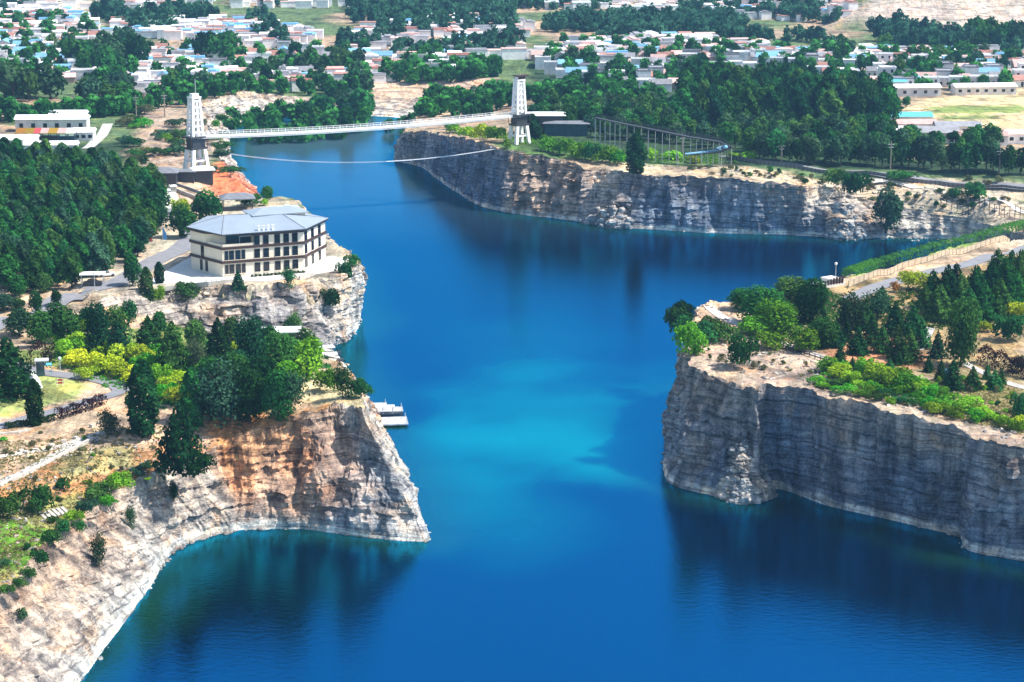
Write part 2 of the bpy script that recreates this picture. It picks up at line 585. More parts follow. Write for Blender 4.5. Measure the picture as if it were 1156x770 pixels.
# each control: water-line point, cliff-top point, colour at foot, colour at top, roughness of the face
SH = [
    (P(-260, 1000), P(-420, 880, 11), PALE, BRWN, 1.0),
    (P(0, 880), P(-160, 770, 11), PALE, BRWN, 1.0),
    (P(90, 770), P(-5, 672, 11), PALE, (0.39, 0.28, 0.205), 0.6),
    (P(150, 690), P(48, 615, 11), PALE, (0.39, 0.28, 0.205), 0.6),
    (P(180, 645), P(85, 586, 11), PALE, (0.39, 0.28, 0.205), 0.65),
    (P(195, 624), P(120, 560, 10.5), PALE, (0.39, 0.28, 0.205), 0.65),
    (P(222, 610), P(165, 538, 11), SLOP, SLOP, 0.65),
    (P(262, 600), P(232, 508, 12), SLOP, SLOP, 0.7),
    (P(275, 598), P(250, 498, 13), SLOP, ORAN, 0.7),
    (P(300, 597), P(285, 486, 15), SLOP, ORAN, 0.8),
    (P(340, 597), P(325, 473, 16.8), SLOP, ORAN, 0.9),
    (P(385, 603), P(352, 464, 18.3), LGREY, BRWN, 1.0),
    (P(425, 608), P(376, 458, 19), LGREY, BRWN, 1.0),
    (P(460, 611), P(395, 456, 19.3), LGREY, LGREY, 0.9),
    (P(486, 609), P(409, 462, 19.5), LGREY, SLOP, 0.6),
    (P(471, 575), P(412, 456, 19.3), PALE, PALE, 0.6),
    (P(453, 535), P(409, 448, 19), PALE, PALE, 0.7),
    (P(438, 500), Wd(-30, 382, 17), PALE, ORAN, 0.7),
    (P(430, 480), Wd(-34, 400, 15), PALE, ORAN, 0.8),
    (P(418, 455), Wd(-39, 418, 10), PALE, SLOP, 0.8),
    (P(402, 428), Wd(-44, 436, 7), PALE, SLOP, 0.8),
    (P(385, 405), Wd(-48, 452, 4), PALE, SLOP, 0.6),
    (P(374, 393), Wd(-51, 464, 3), PALE, SLOP, 0.5),
    (P(386, 386), P(380, 313, 14), SLOP, PALE, 1.2),
    (P(403, 373), P(397, 304, 14), PALE, PALE, 1.0),
    (P(407, 355), P(403, 293, 14), PALE, PALE, 0.9),
    (P(400, 335), Wd(-43, 522, 14), GREY, PALE, 1.0),
    (P(385, 305), Wd(-52, 555, 14), GREY, PALE, 1.0),
    (P(360, 278), Wd(-59, 588, 14), GREY, PALE, 1.0),
    (P(330, 258), Wd(-70, 612, 9.5), SLOP, SLOP, 1.0),
    (P(305, 240), Wd(-86, 643, 12.5), RED, RED, 1.0),
    (P(292, 226), Wd(-89, 668, 11.5), RED, RED, 1.0),
    (P(282, 212), Wd(-95, 692, 10), SLOP, SLOP, 1.0),
    (P(270, 196), Wd(-101, 720, 11), SLOP, SLOP, 1.0),
    (P(262, 180), Wd(-107, 750, 12), SLOP, SLOP, 1.0),
    (P(258, 165), Wd(-114, 783, 12), SLOP, SLOP, 1.2),
    (P(256, 150), Wd(-122, 820, 11), SLOP, SLOP, 1.2),
    (P(266, 144), Wd(-117, 850, 9.5), PALE, PALE, 0.8),
    (P(287, 137), Wd(-108, 872, 9.5), PALE, PALE, 0.8),
    (P(302, 133), Wd(-98, 884, 7), PALE, SLOP, 0.8),
    (P(340, 131), Wd(-85, 890, 5), SLOP, SLOP, 0.7),
    (P(400, 131), Wd(-62, 890, 5), SLOP, SLOP, 0.7),
    (P(440, 132), Wd(-46, 888, 5), SLOP, SLOP, 0.7),
    (P(468, 136), Wd(-30, 870, 7), PALE, SLOP, 0.7),
    (P(462, 150), Wd(-33, 824, 10), GREY, SLOP, 1.0),
    (P(448, 171), Wd(-35, 774, 11), GREY, PALE, 1.0),
    (P(445, 181), P(456, 148, 11), SLOP, MIXG, 0.8),
    (P(462, 185), P(466, 148, 12), SLOP, MIXG, 0.9),
    (P(478, 190), P(482, 149, 12.7), GREY, MIXG, 0.9),
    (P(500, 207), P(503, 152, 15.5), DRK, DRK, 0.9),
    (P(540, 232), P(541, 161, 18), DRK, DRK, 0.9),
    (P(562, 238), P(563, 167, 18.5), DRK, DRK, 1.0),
    (P(578, 241), P(582, 170, 18.5), (0.36, 0.265, 0.205), (0.36, 0.265, 0.205), 1.3),
    (P(600, 244), P(605, 175, 17.5), (0.36, 0.265, 0.205), (0.36, 0.265, 0.205), 1.6),
    (P(622, 246), P(628, 180, 16.5), (0.36, 0.265, 0.205), (0.36, 0.265, 0.205), 1.6),
    (P(642, 249), P(648, 186, 16), (0.36, 0.265, 0.205), (0.36, 0.265, 0.205), 1.6),
    (P(662, 251), P(668, 191, 15), MIXG, (0.36, 0.265, 0.205), 1.4),
    (P(682, 254), P(694, 193, 15), SLOP, SLOP, 1.2),
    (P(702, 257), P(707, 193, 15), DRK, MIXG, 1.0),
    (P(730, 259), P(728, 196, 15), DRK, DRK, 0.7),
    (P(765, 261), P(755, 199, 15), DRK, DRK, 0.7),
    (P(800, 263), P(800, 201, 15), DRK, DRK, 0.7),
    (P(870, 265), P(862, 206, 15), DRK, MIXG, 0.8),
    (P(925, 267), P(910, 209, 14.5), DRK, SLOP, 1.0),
    (P(948, 268), P(938, 213, 13), MIXG, PALE, 1.0),
    (P(985, 268), P(985, 224, 9.5), SLOP, SLOP, 0.9),
    (P(1030, 269), P(1030, 236, 7.5), PALE, PALE, 0.7),
    (P(1070, 270), P(1075, 244, 6.5), PALE, PALE, 0.7),
    (P(1097, 274), P(1112, 252, 6), PALE, PALE, 0.7),
    (P(1122, 284), P(1148, 262, 7), PALE, SLOP, 0.7),
    (P(1128, 298), Wd(143, 563, 9), SLOP, SLOP, 0.7),
    (P(1106, 313), Wd(134, 540, 12), GREY, SLOP, 1.0),
    (Wd(104, 524, 0), Wd(110, 515, 15.5), GREY, SLOP, 1.0),
    (Wd(82, 485, 0), Wd(88, 477, 18), GREY, SLOP, 1.0),
    (Wd(60, 458, 0), Wd(66, 450, 20), GREY, SLOP, 1.0),
    (Wd(46, 443, 0), Wd(51, 435, 20.5), GREY, SLOP, 1.0),
    (Wd(35, 431, 0), Wd(39, 424, 21), GREY, SLOP, 1.0),
    (Wd(32.5, 411, 0), Wd(36, 407, 21), GREY, PALE, 1.0),
    (P(757, 498), P(781, 388, 21), GREY, MIXG, 1.0),
    (P(748, 521), P(780, 403, 20.5), GREY, MIXG, 1.0),
    (P(753, 544), P(787, 414, 20), GREY, MIXG, 0.8),
    (P(780, 554), P(800, 422, 19.5), GREY, MIXG, 0.8),
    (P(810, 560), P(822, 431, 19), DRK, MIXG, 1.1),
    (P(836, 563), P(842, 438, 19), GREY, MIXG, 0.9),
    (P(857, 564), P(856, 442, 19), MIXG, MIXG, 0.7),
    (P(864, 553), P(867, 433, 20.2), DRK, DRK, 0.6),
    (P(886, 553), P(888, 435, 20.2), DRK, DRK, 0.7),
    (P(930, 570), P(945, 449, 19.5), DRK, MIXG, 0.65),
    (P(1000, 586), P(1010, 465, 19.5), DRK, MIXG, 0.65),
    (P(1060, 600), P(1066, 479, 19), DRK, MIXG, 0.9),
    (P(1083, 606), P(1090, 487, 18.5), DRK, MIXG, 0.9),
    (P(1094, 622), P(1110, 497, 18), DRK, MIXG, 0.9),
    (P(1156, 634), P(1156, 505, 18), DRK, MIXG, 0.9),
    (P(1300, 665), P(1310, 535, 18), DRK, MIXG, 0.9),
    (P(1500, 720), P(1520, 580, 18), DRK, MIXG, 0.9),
]
# the inner cliff under the building: foot in the little valley, top at the terrace
IN = [
    (P(108, 344, 13.2), P(112, 338, 14), SLOP, PALE, 0.4),
    (P(135, 349, 11.5), P(135, 331, 14), SLOP, SLOP, 0.8),
    (P(168, 357, 9), P(168, 325, 14), SLOP, SLOP, 1.0),
    (P(200, 371, 6), P(200, 321, 14), SLOP, SLOP, 1.1),
    (P(240, 383, 4), P(235, 322, 14), MIXG, SLOP, 1.2),
    (P(290, 391, 3), P(285, 325, 14), MIXG, MIXG, 1.2),
    (P(330, 391, 2.5), P(325, 321, 14), MIXG, MIXG, 1.2),
    (P(362, 390, 1.5), P(355, 317, 14), MIXG, SLOP, 1.2),
    (P(386, 386, 0), P(380, 313, 14), SLOP, PALE, 1.2),
]


def catmull(p0, p1, p2, p3, t):
    return 0.5 * ((2 * p1) + (-p0 + p2) * t + (2 * p0 - 5 * p1 + 4 * p2 - p3) * t * t + (-p0 + 3 * p1 - 3 * p2 + p3) * t ** 3)


def resample(ctrl, k=0.0014, mn=0.45):
    A = np.array([[*c[0], *c[1], *c[2], *c[3], c[4]] for c in ctrl])
    out = []
    n = len(A)
    for i in range(n - 1):
        p0, p1, p2, p3 = A[max(i - 1, 0)], A[i], A[i + 1], A[min(i + 2, n - 1)]
        ln = max(np.linalg.norm(p2[:2] - p1[:2]), np.linalg.norm(p2[3:5] - p1[3:5]))
        D = np.linalg.norm(p1[:2])
        m = max(2, int(ln / max(mn, D * k)))
        for j in range(m):
            t = j / m
            q = catmull(p0, p1, p2, p3, t)
            lin = p1 * (1 - t) + p2 * t
            q = q * 0.7 + lin * 0.3
            q[6:] = lin[6:]
            out.append(q)
    out.append(A[-1])
    return np.array(out)


def cliff_strip(ctrl, rows, flip=1.0, below=-2.5, water=True, seed=0.0):
    """returns verts (cols,rows,3), colours: a rock face between foot and top, broken by beds, gullies and blocks"""
    S = resample(ctrl)
    n = len(S)
    b, t = S[:, 0:3].copy(), S[:, 3:6].copy()
    # wobble of the foot and of the top edge
    tan = np.gradient(b, axis=0)
    tan[:, 2] = 0
    tan /= np.linalg.norm(tan, axis=1)[:, None] + 1e-9
    for _ in range(6):
        tan[1:-1] = (tan[:-2] + tan[1:-1] * 2 + tan[2:]) / 4
    tan /= np.linalg.norm(tan, axis=1)[:, None] + 1e-9
    nor = np.stack([tan[:, 1], -tan[:, 0], 0 * tan[:, 0]], 1) * flip
    DSP = np.zeros((n, rows))
    ENV = np.zeros((n, rows))
    V = np.zeros((n, rows, 3))
    COL = np.zeros((n, rows, 3))
    am = S[:, 12]
    hgt = t[:, 2] - b[:, 2]
    for r in range(rows):
        s = r / (rows - 1)
        if water:
            zz = below + (t[:, 2] - below) * s
            q = np.clip((zz - 0.0) / np.maximum(t[:, 2], 0.1), -0.3, 1)
        else:
            q = s * np.ones(n)
            zz = b[:, 2] - 1.2 * (1 - s) + (t[:, 2] - b[:, 2]) * s
        # profile: a little steeper in the middle, a foot of rubble
        qq = np.where(q < 0, q * 0.5, q)
        prof = qq + 0.10 * np.sin(np.clip(qq, 0, 1) * math.pi * 2) * -0.6
        p = b * (1 - prof)[:, None] + t * prof[:, None]
        p[:, 2] = zz
        pp = p + seed
        env = np.clip(q * 5, 0.12, 1) * np.clip((1.02 - q) * 6, 0.6, 1)
        env = env * np.clip(hgt / 8, 0.2, 1)
        big = fbm(pp * np.array([0.055, 0.055, 0.03]), 3) * 1.8
        gul = np.abs(perlin(pp * np.array([0.16, 0.16, 0.02]) + 9)) * -2.0 + 0.5
        gul2 = np.abs(perlin(pp * np.array([0.45, 0.45, 0.06]) + 39)) * -1.4 + 0.4
        warp = perlin(pp * np.array([0.025, 0.025, 0.02]) + 3) * 1.6
        bed = zz * 0.6 + warp + perlin(np.stack([zz * 0.33, pp[:, 0] * 0.02, pp[:, 1] * 0.02], 1)) * 1.6
        fr = bed - np.floor(bed)
        hsh = perlin(np.stack([np.floor(bed) * 7.7, pp[:, 0] * 0.09, pp[:, 1] * 0.09], 1))
        step = (fr ** 2) * -0.45 + hsh * 0.9
        col_ = perlin(pp * np.array([0.33, 0.33, 0.012]) + 90)
        blk = np.round(col_ * 3) * 0.6 + perlin(pp * np.array([0.7, 0.7, 0.9]) + 70) * 0.5 + perlin(pp * 1.7 + 20) * 0.28
        disp = (big + gul + gul2 + step + blk) * am * env
        V[:, r] = p
        DSP[:, r] = disp
        ENV[:, r] = env
        V[:, r, 2] += perlin(pp * 0.5 + 55) * 0.35 * env * np.clip(1.5 - q, 0, 1) * (1 if r < rows - 1 else 0.5)
        if r == rows - 1:
            V[:, r, 2] += perlin(pp * np.array([0.16, 0.16, 0.0]) + 66) * 0.9 * np.clip(hgt / 12, 0, 1) + (perlin(pp * np.array([0.45, 0.45, 0.0]) + 6) * 0.6 + perlin(pp * np.array([1.2, 1.2, 0.0]) + 6) * 0.5) * np.clip(hgt / 12, 0, 1)
        cq = np.clip(q * 1.12 + perlin(pp * np.array([0.08, 0.08, 0.12])) * 0.45, 0, 1)[:, None]
        c = S[:, 6:9] * (1 - cq) + S[:, 9:12] * cq
        # warm soil washed over the upper part, in tongues
        tong = np.clip((q - 0.72 + fbm(pp * np.array([0.13, 0.13, 0.04]) + 5, 3) * 0.28) * 4, 0, 1)[:, None] * 0.75
        c = c * (1 - tong) + np.array([0.42, 0.3, 0.2]) * tong * 0.5 + c * tong * 0.5
        if water:
            # bleached band at the water-line
            wl = 1.5 + perlin(pp * np.array([0.25, 0.25, 0.0]) + 8) * 0.5
            k = np.clip((wl - zz) * 2.2, 0, 1)[:, None] * 0.9
            c = c * (1 - k) + np.array([0.6, 0.56, 0.48]) * k
        COL[:, r] = c
    mean = DSP.mean(1)
    kw = np.ones(41) / 41
    low = np.convolve(np.pad(mean, 20, mode='edge'), kw, mode='valid')
    DSP -= low[:, None] * ENV
    V += nor[:, None, :] * DSP[:, :, None]
    return V, COL, S


def strip_mesh(name, V, COL, flip=False):
    n, r, _ = V.shape
    i, j = np.meshgrid(np.arange(n - 1), np.arange(r - 1), indexing='ij')
    a = (i * r + j).ravel()
    f = np.stack([a, a + r, a + r + 1, a + 1], 1)
    if flip:
        f = f[:, ::-1]
    return mesh_np(name, V.reshape(-1, 3), f, [M_ROCK], COL.reshape(-1, 3), smooth=False)


ROWS = 44
V1, C1, S1 = cliff_strip(SH, ROWS)
V2, C2, S2 = cliff_strip(IN, 30, water=False, seed=31.0)
# the inner face starts where the shore face turns in: give it the same corner
k_in = len(resample(IN))
cl = tag(link('quarry_cliff', strip_mesh('quarry_cliff', V1, C1)), 'rock cliffs round the lake, bedded grey and orange stone', 'cliff', kind='structure')
cl2 = tag(link('terrace_cliff', strip_mesh('terrace_cliff', V2, C2)), 'pale rubbly rock face below the cream building', 'cliff', kind='structure')

# ------------------------------------------------------------------ ground height
ctrl_pts = [tuple(c[1]) for c in SH]
BLD_POLY = [(q[3], q[4]) for q in S2[::4]] + [(c[1].x, c[1].y) for c in SH[23:29]] + [(-80, 600), (-105, 560), (-118, 520), (-112, 500)]
extra = [
    (P(0, 545, 12.5)), (P(0, 600, 11.5)), (P(60, 520, 13)), (P(100, 435, 15)), (P(0, 470, 13.5)), (P(160, 480, 15)), (P(0, 365, 15)),
    (P(200, 440, 16)), (P(260, 450, 17.5)), (P(330, 440, 18.5)), (P(60, 400, 15)), (P(100, 365, 14)),
    Wd(-60, 472, 3.2), Wd(-70, 466, 5), Wd(-85, 462, 7), Wd(-50, 440, 9), Wd(-75, 448, 10), Wd(-95, 455, 11), Wd(-100, 470, 13),
    Wd(-120, 480, 15), Wd(-140, 560, 15), Wd(-150, 640, 15), Wd(-100, 630, 15.5), Wd(-110, 600, 15), Wd(-110, 690, 14), Wd(-150, 720, 13), Wd(-170, 800, 12), Wd(-150, 900, 10),
    Wd(-60, 920, 9), Wd(-30, 930, 11), Wd(0, 900, 12), Wd(20, 800, 13), Wd(0, 720, 16), Wd(30, 680, 16.5), Wd(80, 660, 15.5), Wd(140, 650, 15), Wd(60, 760, 14), Wd(150, 760, 13), Wd(250, 700, 13),
    P(1050, 212, 13), P(1120, 220, 13), P(1156, 200, 14), P(1000, 195, 14.5), P(1100, 235, 9.5), P(1156, 245, 8.5), P(1050, 226, 10.5),
    Wd(0, 1000, 11), Wd(-200, 1000, 10), Wd(200, 1000, 10), Wd(-200, 1300, 10), Wd(0, 1300, 11), Wd(200, 1300, 12), Wd(100, 850, 11), Wd(200, 850, 11),
    P(900, 400, 20), P(1000, 400, 19.5), P(1100, 420, 19), P(1100, 340, 19), P(1000, 330, 20), P(1156, 300, 18), P(1156, 380, 19), P(820, 370, 21), P(1156, 450, 18.5),
    Wd(160, 420, 18), Wd(160, 520, 15), Wd(200, 580, 12),
]
ctrl_pts += [tuple(e) for e in extra]
ctrl_pts += [(q[0], q[1] - 1.0, q[2] + 0.3) for q in S2[::6]]
CP = np.array(ctrl_pts)


def ground_z(xy):
    xy = np.asarray(xy, float)
    out = np.zeros(len(xy))
    for s in range(0, len(xy), 4000):
        q = xy[s:s + 4000]
        d2 = ((q[:, None, :] - CP[None, :, :2]) ** 2).sum(2) + 4.0
        w = d2 ** -1.9
        out[s:s + 4000] = (w * CP[None, :, 2]).sum(1) / w.sum(1)
    p3 = np.stack([xy[:, 0], xy[:, 1], 0 * xy[:, 0]], 1)
    out += fbm(p3 * 0.03, 3) * 0.5 * np.clip((xy[:, 1] - 250) / 300, 0.5, 1)
    # hummocks of the old spoil heaps far off on the right
    hx, hy = (xy[:, 0] - 235) / 90, (xy[:, 1] - 1230) / 110
    m = np.clip(1 - hx * hx - hy * hy, 0, 1)
    out += m * (14 + 26 * fbm(p3 * 0.022 + 4, 5))
    hx, hy = (xy[:, 0] + 10) / 45, (xy[:, 1] - 945) / 22
    m = np.clip(1.3 - hx * hx - hy * hy, 0, 1)
    out += m * 4.5
    ins = inpoly(xy, BLD_POLY)
    out = np.where(ins, 14.0, out)
    return out


# triangulated ground inside the cliff tops
top1 = V1[:, -1]
top2 = V2[:, -1]
foot2 = V2[:, 0] * 0.3 + top2 * 0.7
foot2[:, 2] = V2[:, 0, 2] + 0.2
pts, zs, edges = [], [], []


def addchain(a, stride=1, close_to=None):
    i0 = len(pts)
    idx = list(range(0, len(a), stride))
    if idx[-1] != len(a) - 1:
        idx.append(len(a) - 1)
    for i in idx:
        pts.append((a[i][0], a[i][1]))
        zs.append(a[i][2])
    for k in range(i0, len(pts) - 1):
        edges.append((k, k + 1))
    return i0, len(pts) - 1


a0, a1 = addchain(top1)
outer = [(400, 60), (1600, 60), (2600, 4200), (-2600, 4200), (-1600, 60), (-200, 60)]
o0 = len(pts)
for q in outer:
    pts.append(q)
    zs.append(12.0)
edges.append((a1, o0))
for k in range(len(outer) - 1):
    edges.append((o0 + k, o0 + k + 1))
edges.append((len(pts) - 1, a0))
bound_poly = [(p[0], p[1]) for p in pts]
addchain(top2[:-6], 2)
addchain(foot2[:-10], 2)


def grid(x0, x1, y0, y1, s):
    xs = np.arange(x0, x1, s)
    ys = np.arange(y0, y1, s)
    g = np.stack(np.meshgrid(xs, ys, indexing='ij'), -1).reshape(-1, 2)
    return g + NR.uniform(-0.3, 0.3, g.shape) * s


G = [grid(-125, 125, 232, 535, 1.7)]
g = grid(-200, 200, 200, 960, 5.0)
G.append(g[~((np.abs(g[:, 0]) < 125) & (g[:, 1] > 232) & (g[:, 1] < 535))])
g = grid(-420, 420, 100, 1500, 12.0)
G.append(g[~((np.abs(g[:, 0]) < 200) & (g[:, 1] > 200) & (g[:, 1] < 960))])
g = grid(-1500, 1500, 100, 4000, 110.0)
G.append(g[~((np.abs(g[:, 0]) < 420) & (g[:, 1] > 100) & (g[:, 1] < 1500))])
G = np.concatenate(G)
# keep inside the land and away from cliff edges
ok = inpoly(G, bound_poly)
G = G[ok]
bp_ = np.concatenate([top1[::2, :2], top2[::2, :2], foot2[::2, :2]])
keep = np.ones(len(G), bool)
for s in range(0, len(G), 2000):
    d = ((G[s:s + 2000, None, :] - bp_[None]) ** 2).sum(2).min(1)
    keep[s:s + 2000] = d > 0.8
G = G[keep]
# nothing between foot and top of the inner cliff
band = [tuple(q[:2]) for q in top2] + [tuple(q[:2]) for q in foot2[::-1]]
G = G[~inpoly(G, band)]
gz = ground_z(G)
i0 = len(pts)
pts += [tuple(q) for q in G]
zs += list(gz)
vo, eo, fo, ov, oe, of = delaunay_2d_cdt([Vector(p) for p in pts], edges, [], 1, 1e-4)
zs = np.array(zs)
VZ = np.zeros((len(vo), 3))
for i, v in enumerate(vo):
    VZ[i] = (v.x, v.y, zs[ov[i][0]] if ov[i] else float(ground_z(np.array([[v.x, v.y]]))[0]))
TRI = np.array([f for f in fo if len(f) == 3])
cen = VZ[TRI].mean(1)
TRI = TRI[inpoly(cen[:, :2], bound_poly)]

# ground colours: real soils, lawns and fields
SOILO, SOILT, DRYG, GRN, DKGRN, LAWN, SAND, FIELD, PALEG = (0.5, 0.25, 0.12), (0.43, 0.32, 0.235), (0.3, 0.29, 0.15), (0.09, 0.16, 0.05), (0.03, 0.06, 0.03), (0.36, 0.4, 0.14), (0.5, 0.35, 0.255), (0.55, 0.42, 0.26), (0.58, 0.53, 0.46)
uv = proj(VZ)
GC = np.zeros((len(VZ), 3))
D = VZ[:, 1]
f1 = fbm(np.stack([VZ[:, 0] * 0.012, VZ[:, 1] * 0.008, 0 * D], 1), 4)
far_c = np.where((f1 > 0.05)[:, None], np.array(SOILT)[None] * 0.75, np.array((0.1, 0.15, 0.07))[None])
GC[:] = np.where((D < 560)[:, None], np.array(SOILT)[None], far_c)
jit = np.stack([fbm(VZ * 0.09 + 3, 3) * 14, fbm(VZ * 0.09 + 13, 3) * 3.5], 1)
uvj = uv + jit * (400 / np.maximum(D, 200))[:, None]
zones = [
    ([(-50, 470), (240, 440), (420, 430), (430, 500), (240, 520), (0, 720), (-100, 800)], SAND),
    ([(-50, 560), (60, 520), (150, 505), (230, 500), (240, 520), (100, 580), (0, 690), (-60, 720)], SOILO),
    ([(-20, 585), (35, 585), (55, 612), (20, 625), (-20, 650)], LAWN),
    ([(-40, 590), (60, 560), (110, 552), (120, 575), (40, 640), (-30, 690)], (0.3, 0.27, 0.1)),
    ([(-40, 590), (45, 588), (60, 610), (25, 640), (-40, 650)], (0.13, 0.28, 0.03)),
    ([(60, 515), (150, 500), (160, 525), (70, 545)], (0.4, 0.34, 0.17)),
    ([(-40, 470), (-40, 440), (30, 420), (90, 432), (100, 442), (70, 452), (0, 472)], LAWN),
    ([(0, 400), (200, 360), (330, 370), (330, 470), (160, 450), (120, 430)], (0.16, 0.2, 0.06)),
    ([(235, 470), (330, 470), (400, 450), (415, 470), (330, 500), (240, 520)], (0.55, 0.26, 0.11)),
    ([(-100, 320), (190, 270), (200, 160), (60, 160), (-100, 170)], DKGRN),
    ([(330, 420), (420, 420), (415, 460), (345, 455)], (0.52, 0.42, 0.26)),
    ([(760, 340), (860, 330), (880, 345), (790, 385)], SAND),
    ([(770, 375), (880, 380), (960, 430), (1156, 470), (1156, 510), (950, 450), (830, 430), (760, 410)], (0.42, 0.31, 0.25)),
    ([(880, 330), (1156, 290), (1156, 450), (1050, 430), (920, 395)], (0.3, 0.22, 0.12)),
    ([(900, 375), (1020, 375), (1060, 420), (950, 410)], (0.45, 0.22, 0.13)),
    ([(960, 285), (1156, 240), (1156, 262), (960, 312)], (0.2, 0.28, 0.07)),
    ([(680, 182), (840, 188), (940, 205), (960, 218), (830, 215), (680, 200)], (0.47, 0.37, 0.27)),
    ([(560, 150), (700, 165), (830, 180), (830, 188), (690, 185), (560, 172)], GRN),
    ([(940, 205), (1156, 205), (1156, 275), (940, 275)], (0.48, 0.385, 0.3)),
    ([(600, 170), (600, 70), (820, 60), (1010, 100), (1010, 180), (1156, 185), (1156, 200), (830, 185)], DKGRN),
    ([(1000, 125), (1080, 103), (1300, 95), (1300, 160), (1060, 160)], FIELD),
    ([(1050, 120), (1160, 119), (1160, 127), (1050, 128)], (0.2, 0.26, 0.08)),
    ([(1060, 131), (1130, 129), (1130, 134), (1060, 137)], (0.24, 0.27, 0.1)),
    ([(950, 25), (1000, -20), (1300, -20), (1300, 42), (1070, 46)], (0.46, 0.37, 0.33)),
    ([(520, 6), (780, 3), (800, 10), (560, 14)], SAND),
    ([(590, 30), (640, 16), (600, 40), (596, 60), (580, 60)], SAND),
    ([(0, 55), (80, 54), (80, 62), (0, 64)], (0.62, 0.52, 0.3)),
    ([(0, 0), (110, 0), (110, 80), (0, 80)], (0.5, 0.44, 0.38)),
    ([(420, 92), (560, 88), (570, 120), (500, 130), (400, 130)], (0.5, 0.36, 0.28)),
    ([(150, 125), (240, 110), (300, 112), (260, 150), (230, 190), (150, 195)], (0.34, 0.255, 0.205)),
    ([(380, 120), (425, 118), (425, 132), (380, 132)], RED),
    ([(170, 200), (240, 195), (240, 235), (200, 235)], SAND),
]
for poly, c in zones:
    m = inpoly(uvj, poly)
    GC[m] = np.array(c)
ins = inpoly(VZ[:, :2], BLD_POLY)
GC[ins & (uv[:, 1] > 200)] = (0.42, 0.35, 0.28)
g_red = inpoly(VZ[:, :2], [(-93, 627), (-82, 608), (-60, 614), (-64, 640), (-78, 684), (-93, 676)])
GC[g_red] = RED
ter = link('ground', mesh_np('ground', VZ, TRI, [M_GROUND], GC, smooth=True))
tag(ter, 'dry earth, lawns and fields on both banks of the quarry lake', 'ground', kind='structure')

BV = BVHTree.FromPolygons([tuple(v) for v in VZ], [tuple(int(i) for i in t) for t in TRI])
_nv = V1.shape[0]
_fc = []
for i in range(_nv - 1):
    for j in range(0, ROWS - 1):
        a = i * ROWS + j
        _fc.append((a, a + ROWS, a + ROWS + 1, a + 1))
BC = BVHTree.FromPolygons([tuple(v) for v in V1.reshape(-1, 3)], _fc)


def hit(u, v, cliff=False):
    d = ray(u, v).normalized()
    r = BV.ray_cast(cam_pos, d)
    if cliff:
        q = BC.ray_cast(cam_pos, d)
        if q[0] is not None and (r[0] is None or q[3] < r[3]):
            return q[0]
    return r[0] if r[0] is not None else P(u, v, 12)


def gz_at(x, y):
    r = BV.ray_cast(Vector((x, y, 200)), Vector((0, 0, -1)))
    return r[0].z if r[0] is not None else 0.0


# ------------------------------------------------------------------ water
wx, wy = np.arange(-170, 190, 2.5), np.arange(150, 930, 3.0)
WG = np.stack(np.meshgrid(wx, wy, indexing='ij'), -1).reshape(-1, 2)
shore = S1[::3, :2]
dist = np.zeros(len(WG))
for s in range(0, len(WG), 3000):
    dist[s:s + 3000] = np.sqrt(((WG[s:s + 3000, None] - shore[None]) ** 2).sum(2).min(1))
w3 = np.stack([WG[:, 0], WG[:, 1], 0 * WG[:, 0]], 1)
wuv = proj(w3)
nz = fbm(w3 * 0.035, 4)
DEEP, TURQ, SHAL = np.array((0.0, 0.004, 0.014)), np.array((0.002, 0.2, 0.18)), np.array((0.007, 0.055, 0.022))
wc = np.repeat(DEEP[None], len(WG), 0)


def blob(cu, cv, ru, rv, k):
    global wc
    d = ((wuv[:, 0] - cu) / ru) ** 2 + ((wuv[:, 1] - cv) / rv) ** 2
    a = np.clip((1 - np.sqrt(d)) * 1.4 + nz * 0.5, 0, 1) * k
    a = a[:, None] * (d < 2.5)[:, None]
    wc = wc * (1 - a) + TURQ * a


blob(640, 460, 190, 60, 0.5)
blob(600, 400, 120, 60, 0.16)
blob(520, 560, 90, 40, 0.22)
blob(610, 508, 200, 44, 0.55)
blob(705, 520, 85, 42, 0.75)
blob(520, 490, 90, 28, 0.7)
blob(560, 590, 130, 70, 0.25)
far_sheen_k = np.clip((WG[:, 1] - 590) / 190, 0, 1)[:, None] * 0.8
wc = wc * (1 - far_sheen_k) + np.array((0.055, 0.12, 0.155)) * far_sheen_k  # brighter sky reflection on the far water, painted into its diffuse colour
sh_k = np.clip(1 - dist / (11.0 + 5 * nz + 3.0 * perlin(w3 * 0.02 + 7)), 0, 1) ** 1.1
sh_k = sh_k[:, None] * 0.95
wc = wc * (1 - sh_k) + SHAL * sh_k
nx, ny = len(wx), len(wy)
i, j = np.meshgrid(np.arange(nx - 1), np.arange(ny - 1), indexing='ij')
a = (i * ny + j).ravel()
wf = np.stack([a, a + ny, a + ny + 1, a + 1], 1)
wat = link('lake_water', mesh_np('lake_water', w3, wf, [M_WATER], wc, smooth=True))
tag(wat, 'deep blue lake filling the old quarry, turquoise in the middle', 'lake', kind='structure')

